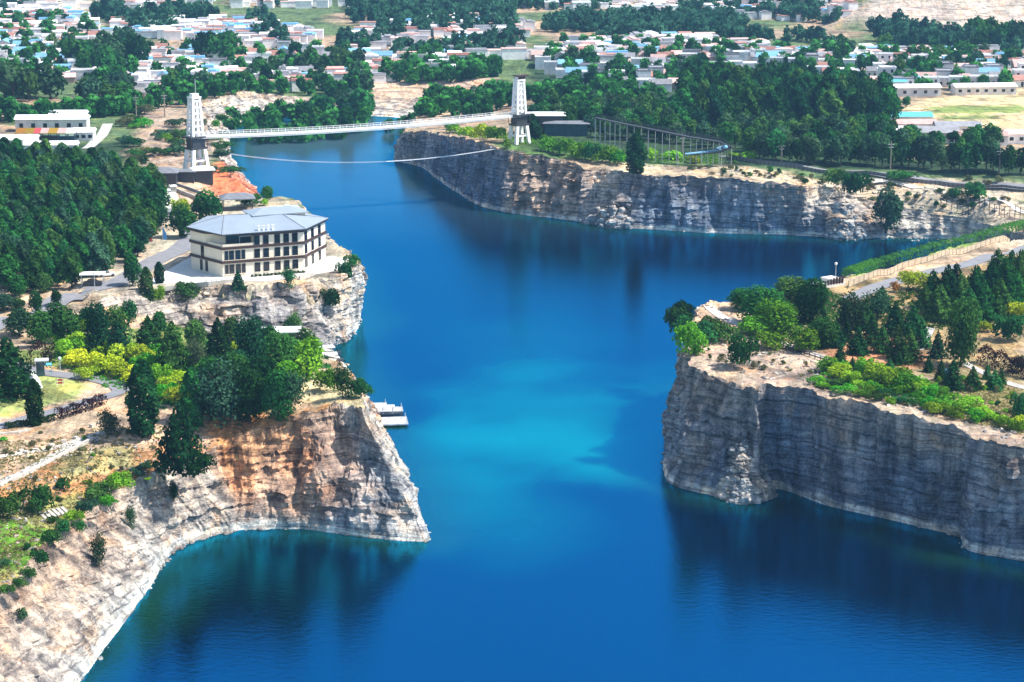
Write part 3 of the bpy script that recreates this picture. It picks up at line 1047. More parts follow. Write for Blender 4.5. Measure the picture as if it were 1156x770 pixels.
# ------------------------------------------------------------------ LIGHT, SKY, CAMERA
AZ, EL = R(-4), R(54)
sv = Vector((math.cos(EL) * math.cos(AZ), math.cos(EL) * math.sin(AZ), math.sin(EL)))
sl = bpy.data.lights.new('sun', 'SUN')
sl.energy = 5.0
sl.angle = R(0.5)
sl.color = (1.0, 0.95, 0.87)
so = bpy.data.objects.new('sun', sl)
C.objects.link(so)
so.rotation_euler = (-sv).to_track_quat('-Z', 'Y').to_euler()
so.location = sv * 500
wd = bpy.data.worlds.new('World')
SC.world = wd
wd.use_nodes = True
wn = wd.node_tree
bg = wn.nodes['Background']
sky = wn.nodes.new('ShaderNodeTexSky')
sky.sky_type = 'NISHITA'
sky.sun_disc = False
sky.sun_elevation = EL
sky.sun_rotation = R(90) - AZ
sky.air_density = 1.2
sky.dust_density = 0.6
wn.links.new(sky.outputs[0], bg.inputs[0])
bg.inputs[1].default_value = 0.125
cd = bpy.data.cameras.new('camera')
co = bpy.data.objects.new('camera', cd)
C.objects.link(co)
co.location = cam_pos
co.rotation_euler = (R(90) - PITCH, 0, 0)
cd.sensor_width = 36
cd.lens = 36 * FPX / 1156
cd.clip_end = 6000
cd.clip_start = 1
SC.camera = co
SC.view_settings.view_transform = 'Standard'
SC.view_settings.look = 'None'
SC.view_settings.gamma = 1
SC.view_settings.exposure = 0.82
hz = MB()
hz.box(0, 1700, -4, 3000, 3700, 126)
m_, nt_ = new_mat('haze_air')
pv = N(nt_, 'ShaderNodeVolumePrincipled')
pv.inputs['Color'].default_value = (0.3, 0.62, 1.0, 1)
pv.inputs['Density'].default_value = 0.0001
pv.inputs['Anisotropy'].default_value = 0.2
ot_ = N(nt_, 'ShaderNodeOutputMaterial')
L(nt_, pv.outputs[0], ot_.inputs['Volume'])
tag(hz.build('haze', m_), 'thin blue summer haze over the lake', 'haze', kind='stuff')
SC.cycles.volume_step_rate = 4
SC.cycles.volume_bounces = 0
# ================================================================== PLANTS
def leaf_mesh(name, cen, nor, size, shade, mat, rs, asp=0.75):
    n = len(cen)
    nor = nor / (np.linalg.norm(nor, axis=1)[:, None] + 1e-9)
    r = rs.normal(size=(n, 3))
    t = np.cross(nor, r)
    t /= np.linalg.norm(t, axis=1)[:, None] + 1e-9
    b = np.cross(nor, t)
    s = size[:, None]
    j = lambda: rs.uniform(0.6, 1.25, (n, 1))
    q = np.stack([cen + t * s * j(), cen + b * s * asp * j(), cen - t * s * j(), cen - b * s * asp * j()], 1)
    q = q + nor[:, None] * (rs.uniform(-0.35, 0.35, (n, 4, 1)) * s[:, None])
    f = np.arange(n * 4).reshape(n, 4)
    c = np.repeat(np.clip(shade, 0, 1), 4)
    return mesh_np(name, q.reshape(-1, 3), f, [mat], np.stack([c, c, c], 1))


def sph(rs, n):
    d = rs.normal(size=(n, 3))
    return d / np.linalg.norm(d, axis=1)[:, None]


def gen_broad(seed, n, rad=0.36, z0=0.28, lumps=9, size=0.05, loose=0.3):
    """unit-high crown of several uneven leaf clumps"""
    rs = np.random.RandomState(seed)
    zc = (1 + z0) / 2
    zr = (1 - z0) / 2
    d = sph(rs, lumps)
    k = rs.uniform(0.35, 0.8, (lumps, 1))
    lc = d * k * np.array([rad * 0.8, rad * 0.8, zr * 0.8]) + np.array([0, 0, zc])
    lc[0] = (0, 0, zc)
    lr = rs.uniform(0.32, 0.55, lumps) * rad * 1.25
    lr[0] = rad * 0.8
    w = lr ** 2
    idx = rs.choice(lumps, n, p=w / w.sum())
    dd = sph(rs, n)
    dd[:, 2] = np.where((dd[:, 2] < -0.3) & (rs.rand(n) < 0.6), -dd[:, 2], dd[:, 2])
    rr = lr[idx] * (1 - loose * rs.rand(n) ** 1.5) * rs.uniform(0.9, 1.12, n)
    p = lc[idx] + dd * rr[:, None]
    zl, zh = np.percentile(p[:, 2], 1), p[:, 2].max()
    p[:, 2] = np.clip(z0 + (p[:, 2] - zl) / (zh - zl) * (1.0 - z0), z0 * 0.8, 1.02)
    lsh = rs.uniform(0.2, 0.75, lumps)
    sh = lsh[idx] + rs.uniform(-0.25, 0.25, n)
    return p, dd + rs.normal(size=(n, 3)) * 0.45, size * rs.uniform(0.6, 1.35, n), sh, rs


def gen_poplar(seed, n, rad=0.2, size=0.036):
    rs = np.random.RandomState(seed)
    z = rs.uniform(0.12, 1, n) ** 0.9
    a = rs.uniform(0, 2 * math.pi, n)
    prof = np.sin(np.clip((z - 0.08) / 0.95, 0, 1) ** 0.75 * math.pi) ** 0.6
    lob = 1 + 0.28 * np.sin(a * 3 + z * 9 + seed) + 0.2 * np.sin(a * 5 - z * 16 + seed * 2)
    r = rad * prof * lob * (1 - 0.45 * rs.rand(n) ** 2)
    p = np.stack([np.cos(a) * r, np.sin(a) * r, z], 1)
    nn = np.stack([np.cos(a), np.sin(a), 0.5 + 0 * a], 1)
    sh = 0.45 + 0.3 * np.sin(a * 3 + z * 9 + seed) + rs.uniform(-0.25, 0.25, n)
    return p, nn + rs.normal(size=(n, 3)) * 0.5, size * rs.uniform(0.6, 1.3, n), sh, rs


def gen_cone(seed, n, rad=0.27, size=0.034, power=0.85, z0=0.03):
    rs = np.random.RandomState(seed)
    z = 1 - np.sqrt(rs.uniform(0, 1, n)) * (1 - z0)
    a = rs.uniform(0, 2 * math.pi, n)
    tier = 1 + 0.18 * np.sin(z * 42 + seed) + 0.22 * np.sin(a * 4 + seed + z * 7) + 0.12 * np.sin(a * 7 - z * 15)
    r = rad * (1 - z) ** power * tier * (1 - 0.4 * rs.rand(n) ** 2)
    p = np.stack([np.cos(a) * r, np.sin(a) * r, z], 1)
    nn = np.stack([np.cos(a), np.sin(a), 0.35 + 0 * a], 1)
    sh = 0.45 + 0.25 * np.sin(a * 4 + seed + z * 7) + rs.uniform(-0.28, 0.28, n)
    return p, nn + rs.normal(size=(n, 3)) * 0.5, size * rs.uniform(0.6, 1.3, n), sh, rs


def gen_column(seed, n, rad=0.13, size=0.026):
    rs = np.random.RandomState(seed)
    z = rs.uniform(0.02, 1, n)
    a = rs.uniform(0, 2 * math.pi, n)
    prof = np.minimum(1, (1.02 - z) * 2.6) ** 0.6 * np.minimum(1, 0.72 + z * 0.9)
    r = rad * prof * (1 + 0.14 * np.sin(a * 3 + z * 11 + seed) + 0.1 * np.sin(a * 5 - z * 19)) * (1 - 0.35 * rs.rand(n) ** 2)
    p = np.stack([np.cos(a) * r, np.sin(a) * r, z], 1)
    nn = np.stack([np.cos(a), np.sin(a), 0.4 + 0 * a], 1)
    sh = 0.45 + 0.25 * np.sin(a * 3 + z * 11 + seed) + rs.uniform(-0.28, 0.28, n)
    return p, nn + rs.normal(size=(n, 3)) * 0.5, size * rs.uniform(0.6, 1.3, n), sh, rs


def gen_bush(seed, n, size=0.085):
    """unit-high, about unit-wide shrub"""
    rs = np.random.RandomState(seed)
    lumps = 8
    lc = np.stack([rs.uniform(-0.36, 0.36, lumps), rs.uniform(-0.36, 0.36, lumps), rs.uniform(0.2, 0.58, lumps)], 1)
    lr = rs.uniform(0.2, 0.38, lumps)
    w = lr ** 2
    idx = rs.choice(lumps, n, p=w / w.sum())
    dd = sph(rs, n)
    dd[:, 2] = np.where(dd[:, 2] < -0.35, -dd[:, 2], dd[:, 2])
    p = lc[idx] + dd * (lr[idx] * (1 - 0.35 * rs.rand(n) ** 1.5))[:, None]
    p[:, 2] = np.clip(p[:, 2], 0.01, 1.02)
    sh = rs.uniform(0.15, 0.7, lumps)[idx] + rs.uniform(-0.25, 0.25, n) + p[:, 2] * 0.0
    return p, dd + rs.normal(size=(n, 3)) * 0.45, size * rs.uniform(0.55, 1.35, n), sh, rs


def trunk_mesh(seed, h, r=0.02, limbs=5, mat='bark'):
    rs = np.random.RandomState(seed)
    m = MB()
    p = [(0, 0, -0.04)]
    for k in range(1, 5):
        p.append((rs.uniform(-.012, .012) * k, rs.uniform(-.012, .012) * k, h * k / 4))
    m.tube(p, [r * 1.5, r, r * .85, r * .6, r * .25], 7)
    for k in range(limbs):
        z = h * rs.uniform(0.35, 0.8)
        a = rs.uniform(0, 6.28)
        l = rs.uniform(.14, .26)
        q = (math.cos(a) * l, math.sin(a) * l, z + l * rs.uniform(.5, 1.0))
        m.tube([(0, 0, z), (q[0] * .55, q[1] * .55, z + (q[2] - z) * .4), q], [r * .5, r * .35, r * .12], 5)
    return m.mesh('trunk', M[mat])


PROTO = {}


def proto(kind, var, mat):
    key = (kind, var, mat)
    if key in PROTO:
        return PROTO[key]
    sd = var * 13 + 7
    if kind == 'broad':
        g, th, tr = gen_broad(sd, 1700, 0.36 + 0.03 * (var % 3), 0.1, 9 + var % 3, 0.042), 0.8, 0.02
    elif kind == 'big':
        g, th, tr = gen_broad(sd + 100, 3600, 0.38, 0.05, 15, 0.028, 0.4), 0.85, 0.018
    elif kind == 'airy':
        g, th, tr = gen_broad(sd + 200, 1900, 0.38, 0.07, 16, 0.028, 0.75), 0.9, 0.016
    elif kind == 'mid':
        g, th, tr = gen_broad(sd + 300, 620, 0.37, 0.2, 8, 0.062), 0.7, 0.02
    elif kind == 'far':
        g, th, tr = gen_broad(sd + 400, 230, 0.42, 0.12, 7, 0.105), 0.6, 0.02
    elif kind == 'poplar':
        g, th, tr = gen_poplar(sd, 1300, 0.23, 0.043), 0.85, 0.016
    elif kind == 'cone':
        g, th, tr = gen_cone(sd, 1500), 0.9, 0.018
    elif kind == 'fatcone':
        g, th, tr = gen_cone(sd, 2400, 0.4, 0.036, 0.7), 0.9, 0.018
    elif kind == 'column':
        g, th, tr = gen_column(sd, 2200), 0.9, 0.016
    elif kind == 'bush':
        g, th, tr = gen_bush(sd, 520), 0, 0
    elif kind == 'bushfine':
        g, th, tr = gen_bush(sd, 1100, 0.06), 0, 0
    me = leaf_mesh('crown' if th else 'shrub', *g[:4], M[mat], g[4])
    tm = trunk_mesh(sd, th, tr) if th else None
    PROTO[key] = (me, tm)
    return PROTO[key]


COUNT = {}


def plant_at(kind, mat, loc, h, w, label, cat, name, group=None, var=None, rz=None, parts=True):
    """w is the crown width in metres, h the height"""
    if var is None:
        var = rnd.randrange({'broad': 4, 'mid': 4, 'far': 4, 'poplar': 4, 'cone': 3, 'bush': 5, 'bushfine': 3, 'column': 2}.get(kind, 2))
    me, tm = proto(kind, var, mat)
    nat = {'broad': 0.8, 'big': 0.86, 'airy': 0.86, 'mid': 0.82, 'far': 0.9, 'poplar': 0.46, 'cone': 0.5, 'fatcone': 0.76, 'column': 0.27}.get(kind, 1.2)
    sx = w / nat
    if rz is None:
        rz = rnd.uniform(0, 6.28)
    if tm is None or not parts:
        o = link(name, me)
        o.location, o.rotation_euler, o.scale = loc, (0, 0, rz), (sx, sx, h)
        return tag(o, label, cat, group)
    r = thing(name, label, cat, loc, rz, group)
    r.scale = (sx, sx, h)
    link('trunk', tm, r)
    link('crown', me, r)
    return r


WK = {'column': 1.3, 'cone': 1.25, 'fatcone': 1.2, 'broad': 1.15, 'big': 1.2, 'airy': 1.2, 'bushfine': 1.15}


def plant(kind, mat, u, v, hpx, wpx, label, cat='tree', name='tree', group=None, cliff=False, parts=True, sink=0.0, **k):
    """plant whose foot is seen at photo pixel (u, v); its height and width as they measure there"""
    if name == 'shrub' and kind in ('broad', 'big'):
        kind = 'bushfine'
    wpx = wpx * WK.get(kind, 1.0)
    p = hit(u, v, cliff)
    f = p.y * math.cos(PITCH) - (p.z - CAM_H) * math.sin(PITCH)
    s = f / FPX
    p = p - Vector((0, 0, sink))
    return plant_at(kind, mat, p, hpx * s / 0.97, wpx * s, label, cat, name, group, parts=parts, **k)


# ---- near left headland: trees that can be told apart
NEAR = [
    ('column', 'dark_n', 162, 491, 84, 27, 'tall dense dark columnar cypress beside the curving grey road', 'cypress_tree'),
    ('column', 'dark_n', 40, 480, 52, 15, 'slim dark columnar conifer at the left end of the maroon hedge', 'cypress_tree'),
    ('fatcone', 'dark_n', 10, 446, 66, 52, 'broad dark conifer behind the white tent at the left edge', 'conifer_tree'),
    ('fatcone', 'dark_n', 204, 532, 78, 44, 'dark bushy juniper standing alone on the edge of the bare slope', 'conifer_tree'),
    ('bushfine', 'dark_n', 226, 536, 30, 30, 'low dark bush at the foot of the lone juniper', 'shrub'),
    ('airy', 'teal', 250, 484, 82, 56, 'airy grey-green tree with bare branches above the orange bank', 'garden_tree'),
    ('big', 'dark_n', 300, 486, 88, 62, 'large very dark tree above the orange bank', 'garden_tree'),
    ('column', 'broad', 218, 482, 66, 20, 'narrow green tree between the cypress and the grey-green tree', 'cypress_tree'),
    ('airy', 'teal', 328, 468, 54, 36, 'thin dark tree on the pale rocks right of the large dark tree', 'garden_tree'),
    ('fatcone', 'broad', 196, 424, 62, 34, 'dark conical tree behind the lime shrubs', 'conifer_tree'),
    ('cone', 'broad', 168, 402, 46, 30, 'small conical tree below the pale rubbly face', 'conifer_tree'),
    ('cone', 'dark_n', 247, 412, 54, 30, 'dark conical tree in front of the rubbly face below the building', 'conifer_tree'),
    ('big', 'dark_n', 286, 428, 74, 44, 'dense dark tree against the pale rubbly face', 'garden_tree'),
    ('big', 'broad', 318, 432, 60, 42, 'dark green tree left of the small shore pavilion', 'garden_tree'),
    ('broad', 'bright', 346, 430, 50, 40, 'bright green round tree near the end of the headland', 'garden_tree'),
    ('broad', 'bright', 322, 452, 44, 40, 'bright green tree beside the large very dark tree', 'garden_tree'),
    ('airy', 'olive', 222, 424, 46, 24, 'light olive tree between two dark conifers', 'garden_tree'),
    ('big', 'dark_n', 112, 400, 62, 36, 'tall dark tree rising behind the yellow shrubs', 'garden_tree'),
    ('fatcone', 'dark_n', 134, 406, 44, 28, 'dark green tree on the right of the tall dark one behind the yellow shrubs', 'conifer_tree'),
    ('broad', 'broad', 72, 388, 46, 40, 'rounded green tree left of the tall dark tree', 'garden_tree'),
    ('broad', 'broad', 44, 392, 40, 32, 'rounded green tree above the maroon bushes', 'garden_tree'),
    ('broad', 'teal', 22, 380, 34, 30, 'grey-green tree beside the grey road at the left edge', 'garden_tree'),
    ('bushfine', 'bright', 370, 442, 30, 26, 'bright green bush on the end of the headland', 'shrub'),
    ('airy', 'dark_n', 387, 450, 42, 26, 'dark open bush on the tip of the headland', 'shrub'),
    ('bushfine', 'broad', 405, 450, 26, 26, 'low dark green bush at the very tip of the headland', 'shrub'),
    ('airy', 'olive', 122, 492, 32, 30, 'sparse small tree beside the grey road bend', 'garden_tree'),
    ('broad', 'broad', 43, 578, 36, 32, 'round dark green bush above the striped steps', 'shrub'),
    ('bushfine', 'broad', 8, 584, 34, 34, 'dark green bush at the left edge above the lawn', 'shrub'),
    ('bush', 'broad', 71, 552, 16, 18, 'small round bush on the orange terrace', 'shrub'),
    ('broad', 'broad', 150, 322, 36, 24, 'round green tree on the white forecourt edge', 'garden_tree'),
    ('column', 'broad', 166, 346, 44, 12, 'slim green tree by the end of the forecourt wall', 'cypress_tree'),
    ('column', 'dark_n', 180, 320, 24, 9, 'small clipped conifer on the white forecourt', 'conifer_tree'),
    ('bushfine', 'bright', 178, 340, 20, 18, 'round bush below the forecourt wall', 'shrub'),
    ('bushfine', 'broad', 212, 337, 22, 26, 'round bush at the top of the rubbly face', 'shrub'),
    ('cone', 'dark_n', 269, 327, 22, 13, 'small dark conifer in front of the cream building', 'conifer_tree'),
    ('airy', 'broad', 328, 326, 26, 18, 'small leafy tree below the building terrace wall', 'garden_tree'),
    ('broad', 'broad', 234, 252, 38, 36, 'dark round tree left of the cream building', 'garden_tree'),
    ('broad', 'broad', 205, 268, 38, 34, 'dark round tree left of the building by the road', 'garden_tree'),
    ('bushfine', 'lime', 202, 242, 20, 24, 'lime green bush at the foot of the pale ramp', 'shrub'),
    ('broad', 'broad', 300, 228, 18, 15, 'small round tree on the rim behind the building', 'garden_tree'),
    ('bush', 'lime', 298, 232, 9, 12, 'low lime bush on the rim behind the building', 'shrub'),
    ('bushfine', 'broad', 282, 232, 16, 26, 'dark bush beside the lakeside pavilion roof', 'shrub'),
    ('bushfine', 'broad', 388, 318, 26, 18, 'dark bush at the end of the building terrace', 'shrub'),
    ('bushfine', 'broad', 398, 302, 18, 16, 'dark bush on the rim at the end of the terrace', 'shrub'),
    ('broad', 'broad', 262, 196, 10, 26, 'green bush on top of the red earth bank', 'shrub'),
    ('broad', 'teal', 240, 196, 10, 12, 'small bush at the foot of the white bridge tower', 'shrub'),
]
for kind, mat, u, v, h, w, lab, nm in NEAR:
    plant(kind, mat, u, v, h, w, lab, {'shrub': 'shrub', 'garden_tree': 'tree', 'broadleaf_tree': 'tree', 'cypress_tree': 'cypress', 'conifer_tree': 'conifer'}[nm], nm)
# bushes growing on the rock faces
for kind, mat, u, v, h, w, lab in [
    ('bushfine', 'dark_n', 372, 348, 26, 22, 'dark bush growing out of the rock face below the terrace'),
    ('airy', 'broad', 332, 382, 32, 26, 'green shrub on the rubble at the foot of the rock face'),
    ('airy', 'teal', 112, 640, 42, 20, 'upright grey-green shrub growing on the bare left slope'),
    ('airy', 'teal', 148, 598, 30, 14, 'thin shrub hanging on the upper left slope'),
    ('bush', 'teal', 25, 700, 16, 14, 'small shrub low on the bare left slope'),
    ('airy', 'dark_n', 196, 566, 26, 12, 'small dark shrub growing below the lone juniper'),
    ('broad', 'teal', 1000, 262, 52, 34, 'tall leafy tree at the water edge below the far right bank'),
    ('bush', 'broad', 938, 422, 14, 18, 'small bush on the rim of the right headland'),
]:
    plant(kind, mat, u, v, h, w, lab, 'shrub' if 'tree' not in lab else 'tree', 'shrub' if 'tree' not in lab else 'broadleaf_tree', cliff=True)
# yellow and lime shrubs behind the road bend
for i, (u, v, h, w, mat) in enumerate([(78, 402, 26, 26, 'lime'), (92, 396, 24, 30, 'yellow'), (85, 414, 24, 26, 'yellow'), (104, 418, 24, 30, 'yellow'), (122, 422, 26, 30, 'yellow'), (138, 426, 20, 26, 'yellow'), (98, 428, 18, 22, 'lime'),
                                       (152, 432, 22, 28, 'yellow'), (140, 408, 28, 30, 'lime'), (168, 424, 30, 34, 'bright'), (160, 412, 26, 28, 'lime'), (182, 436, 30, 26, 'lime'), (200, 440, 26, 30, 'yellow'), (116, 404, 20, 26, 'lime'), (60, 388, 20, 22, 'lime'),
                                       (186, 450, 22, 24, 'bright'), (204, 455, 24, 26, 'lime'), (214, 470, 26, 24, 'bright'), (30, 368, 14, 18, 'lime'), (55, 365, 16, 18, 'bright'), (90, 376, 20, 22, 'bright'), (178, 405, 20, 22, 'bright'), (232, 425, 24, 22, 'lime'), (270, 398, 18, 22, 'lime')]):
    nm = {'yellow': 'yellow', 'lime': 'lime green', 'bright': 'bright green'}[mat]
    plant('bushfine', mat, u, v, h, w, nm + ' shrub in the thicket behind the road bend', 'shrub', 'shrub', nm + ' shrubs behind the road bend')
# bushes along the rim of the left slope
for (u, v, h, w) in [(112, 566, 26, 30), (134, 552, 22, 30), (98, 580, 20, 22), (84, 590, 18, 20), (70, 602, 18, 18), (58, 616, 22, 20), (45, 638, 20, 18), (32, 654, 16, 16), (22, 664, 14, 16), (8, 672, 16, 16), (122, 572, 14, 20), (155, 538, 14, 18), (165, 530, 10, 14), (90, 600, 14, 14), (4, 640, 12, 14), (60, 590, 9, 12), (30, 620, 8, 10)]:
    plant('bushfine', rnd.choice(['broad', 'bright', 'broad', 'teal']), u, v, h, w, 'low bush in the straggling row along the rim of the left slope', 'shrub', 'shrub', 'bushes along the rim of the left slope')
# valley trees below the building
for (u, v, h, w) in [(145, 368, 30, 22), (220, 396, 36, 28), (262, 398, 40, 26), (300, 404, 36, 28), (345, 404, 34, 32), (180, 380, 28, 22), (130, 378, 34, 26), (100, 372, 26, 24), (330, 416, 36, 34), (270, 440, 46, 34), (235, 445, 44, 34)]:
    plant('broad', rnd.choice(['broad', 'dark_n', 'broad']), u, v, h, w, 'green tree in the hollow below the rubbly rock face', 'tree', 'garden_tree', 'trees in the hollow below the rock face')
# street side bushes at far left
for (u, v, h, w, m_) in [(4, 352, 22, 26, 'teal'), (22, 336, 26, 24, 'broad'), (6, 322, 30, 26, 'broad'), (40, 356, 30, 16, 'dark_n'), (64, 346, 20, 12, 'dark_n'), (20, 350, 14, 18, 'broad'), (52, 330, 22, 22, 'broad'), (18, 362, 10, 14, 'lime')]:
    plant('broad', m_, u, v, h, w, 'low tree on the verge between the left wood and the grey road', 'tree', 'roadside_tree', 'trees on the verge below the left wood')


def scatter(poly, n, mind, seed, gap=None):
    """feet spread over the ground seen inside a photo polygon, at least mind metres apart"""
    rs = random.Random(seed)
    W = [hit(*q) for q in poly]
    x0, x1 = min(p.x for p in W), max(p.x for p in W)
    y0, y1 = min(p.y for p in W), max(p.y for p in W)
    wp = [(p.x, p.y) for p in W]
    out = []
    cell = {}
    tries = 0
    while len(out) < n and tries < n * 60:
        tries += 1
        x, y = rs.uniform(x0, x1), rs.uniform(y0, y1)
        if not inpoly(np.array([[x, y]]), wp)[0]:
            continue
        if gap is not None and perlin(np.array([[x * .022, y * .013, seed * 1.7]]))[0] > gap:
            continue
        k = (int(x // mind), int(y // mind))
        bad = False
        for a in (-1, 0, 1):
            for b in (-1, 0, 1):
                for q in cell.get((k[0] + a, k[1] + b), ()):
                    if (q[0] - x) ** 2 + (q[1] - y) ** 2 < mind * mind:
                        bad = True
        if bad:
            continue
        cell.setdefault(k, []).append((x, y))
        out.append((x, y))
    return out


for k in range(46):
    u = rnd.uniform(140, 252)
    plant('bushfine', rnd.choice(['broad', 'broad', 'scrub', 'bright', 'teal']), u, rnd.uniform(128, 188), rnd.uniform(6, 15), rnd.uniform(9, 20), 'bush on the broken rocky ground behind the left bridge tower', 'shrub', 'shrub', 'bushes behind the left bridge tower')
for u, v, h, w, m_ in [(238, 470, 60, 40, 'dark_n'), (282, 478, 66, 44, 'dark_n'), (314, 474, 60, 40, 'broad'), (268, 452, 56, 40, 'broad')]:
    plant('big', m_, u, v, h, w, 'dark tree in the dense clump above the orange bank', 'tree', 'garden_tree', 'dense clump above the orange bank')
# ---- the wood on the left bank
LW = [(-60, 330), (70, 328), (105, 318), (140, 300), (165, 285), (180, 262), (188, 240), (175, 212), (150, 205), (100, 196), (60, 190), (0, 186), (-60, 184)]
for x, y in scatter(LW, 295, 4.1, 3):
    z = gz_at(x, y)
    far = (y - 460) / 200
    plant_at('poplar' if rnd.random() < .8 else 'broad', rnd.choice(['broad', 'broad', 'broad', 'teal', 'dark_n']), (x, y, z), rnd.uniform(6.5, 9.2), rnd.uniform(3.6, 5.2), 'leafy green tree in the dense wood on the left bank', 'tree', 'poplar_tree', 'trees of the left wood')
# ---- the wood on the right bank
RW = [(600, 150), (600, 128), (650, 122), (760, 128), (768, 118), (800, 110), (900, 112), (1000, 130), (1005, 148), (1010, 178), (960, 180), (860, 178), (820, 172), (700, 158)]
for x, y in scatter(RW, 290, 5.0, 4):
    z = gz_at(x, y)
    q = proj(np.array([[x, y, z]]))[0]
    tall = 765 < q[0] < 1010 and q[1] < 152
    plant_at('mid' if not tall else rnd.choice(['poplar', 'mid']), rnd.choice(['broad', 'dark_n'] if tall else ['broad', 'broad', 'teal', 'dark_n', 'broad']), (x, y, z), rnd.uniform(12, 16) if tall else rnd.uniform(6, 9.5), rnd.uniform(6.5, 8.5) if tall else rnd.uniform(5, 7.5),
             'tall dark tree in the dense stand behind the right cliffs' if tall else 'green tree in the lower wood behind the right cliffs', 'tree', 'broadleaf_tree', 'trees of the tall right stand' if tall else 'trees of the lower right wood')
# row along the road behind the right bank
for k in range(34):
    u = 845 + k * 9.5 + rnd.uniform(-3, 3)
    v = 181 + (u - 845) * 0.052 + rnd.uniform(-3, 2)
    plant('mid', rnd.choice(['broad', 'dark_n', 'teal']), u, v, rnd.uniform(26, 38), rnd.uniform(20, 28), 'dark tree in the row behind the road on the right bank', 'tree', 'roadside_tree', 'row of trees behind the right bank road')
# bushes on the far right cliff top
FR = [('column', 'dark_n', 718, 195, 44, 17, 'dark upright tree on the rim of the far cliff'), ('bushfine', 'broad', 946, 214, 30, 24, 'dark bush at the right end of the far cliff'), ('bushfine', 'broad', 966, 222, 34, 26, 'dark spreading bush on the slope at the end of the far cliff'),
      ('bushfine', 'broad', 1101, 226, 24, 24, 'round dark bush on the bare right slope'), ('bushfine', 'broad', 1078, 224, 14, 20, 'smaller bush left of the round one on the bare right slope'), ('bushfine', 'broad', 1018, 203, 12, 30, 'wide low bush on the bank below the road'),
      ('column', 'dark_n', 600, 176, 46, 18, 'dark tree in front of the right bridge tower'), ('column', 'teal', 588, 172, 26, 16, 'grey-green tree at the foot of the right bridge tower'), ('bush', 'broad', 869, 196, 10, 9, 'tiny round bush on the pale ledge of the far cliff')]
for kind, mat, u, v, h, w, lab in FR:
    plant(kind, mat, u, v, h, w, lab, 'shrub' if 'bush' in lab else 'tree', 'shrub' if 'bush' in lab else 'broadleaf_tree')
for u, v, h, w, mat in [(528, 155, 14, 22, 'lime'), (545, 157, 20, 26, 'lime'), (560, 160, 22, 24, 'bright'), (512, 150, 12, 18, 'bright'), (536, 163, 14, 20, 'lime'), (620, 172, 20, 24, 'bright'), (636, 175, 22, 24, 'bright'), (652, 180, 22, 26, 'bright'), (668, 183, 26, 24, 'broad'),
                        (682, 184, 24, 26, 'bright'), (697, 186, 18, 22, 'bright'), (645, 188, 14, 18, 'broad'), (625, 182, 16, 20, 'broad'), (735, 180, 14, 20, 'lime'), (760, 180, 12, 24, 'lime'), (845, 180, 12, 26, 'lime'), (830, 180, 10, 18, 'lime'), (784, 184, 10, 20, 'lime'), (505, 146, 10, 14, 'broad'), (572, 168, 14, 14, 'bright')]:
    nm = {'lime': 'lime green', 'bright': 'bright green', 'broad': 'dark green'}[mat]
    plant('bush', mat, u, v, h, w, nm + ' shrub along the rim of the far cliff', 'shrub', 'shrub', nm + ' shrubs along the rim of the far cliff')
for k in range(40):
    u = rnd.uniform(775, 935)
    plant('bush', rnd.choice(['scrub', 'broad', 'scrub', 'scrub']), u, 190 + (u - 775) * 0.09 + rnd.uniform(-4, 7), rnd.uniform(3, 8), rnd.uniform(4, 8), 'tuft of scrub on the pale ledge above the far cliff', 'shrub', 'scrub_tuft', 'scrub on the pale ledge of the far cliff')
for k in range(26):
    u = rnd.uniform(975, 1150)
    plant('bush', rnd.choice(['scrub', 'broad', 'scrub']), u, rnd.uniform(203, 236), rnd.uniform(3, 9), rnd.uniform(5, 12), 'tuft of scrub on the bare slope right of the far cliff', 'shrub', 'scrub_tuft', 'scrub on the bare right slope')

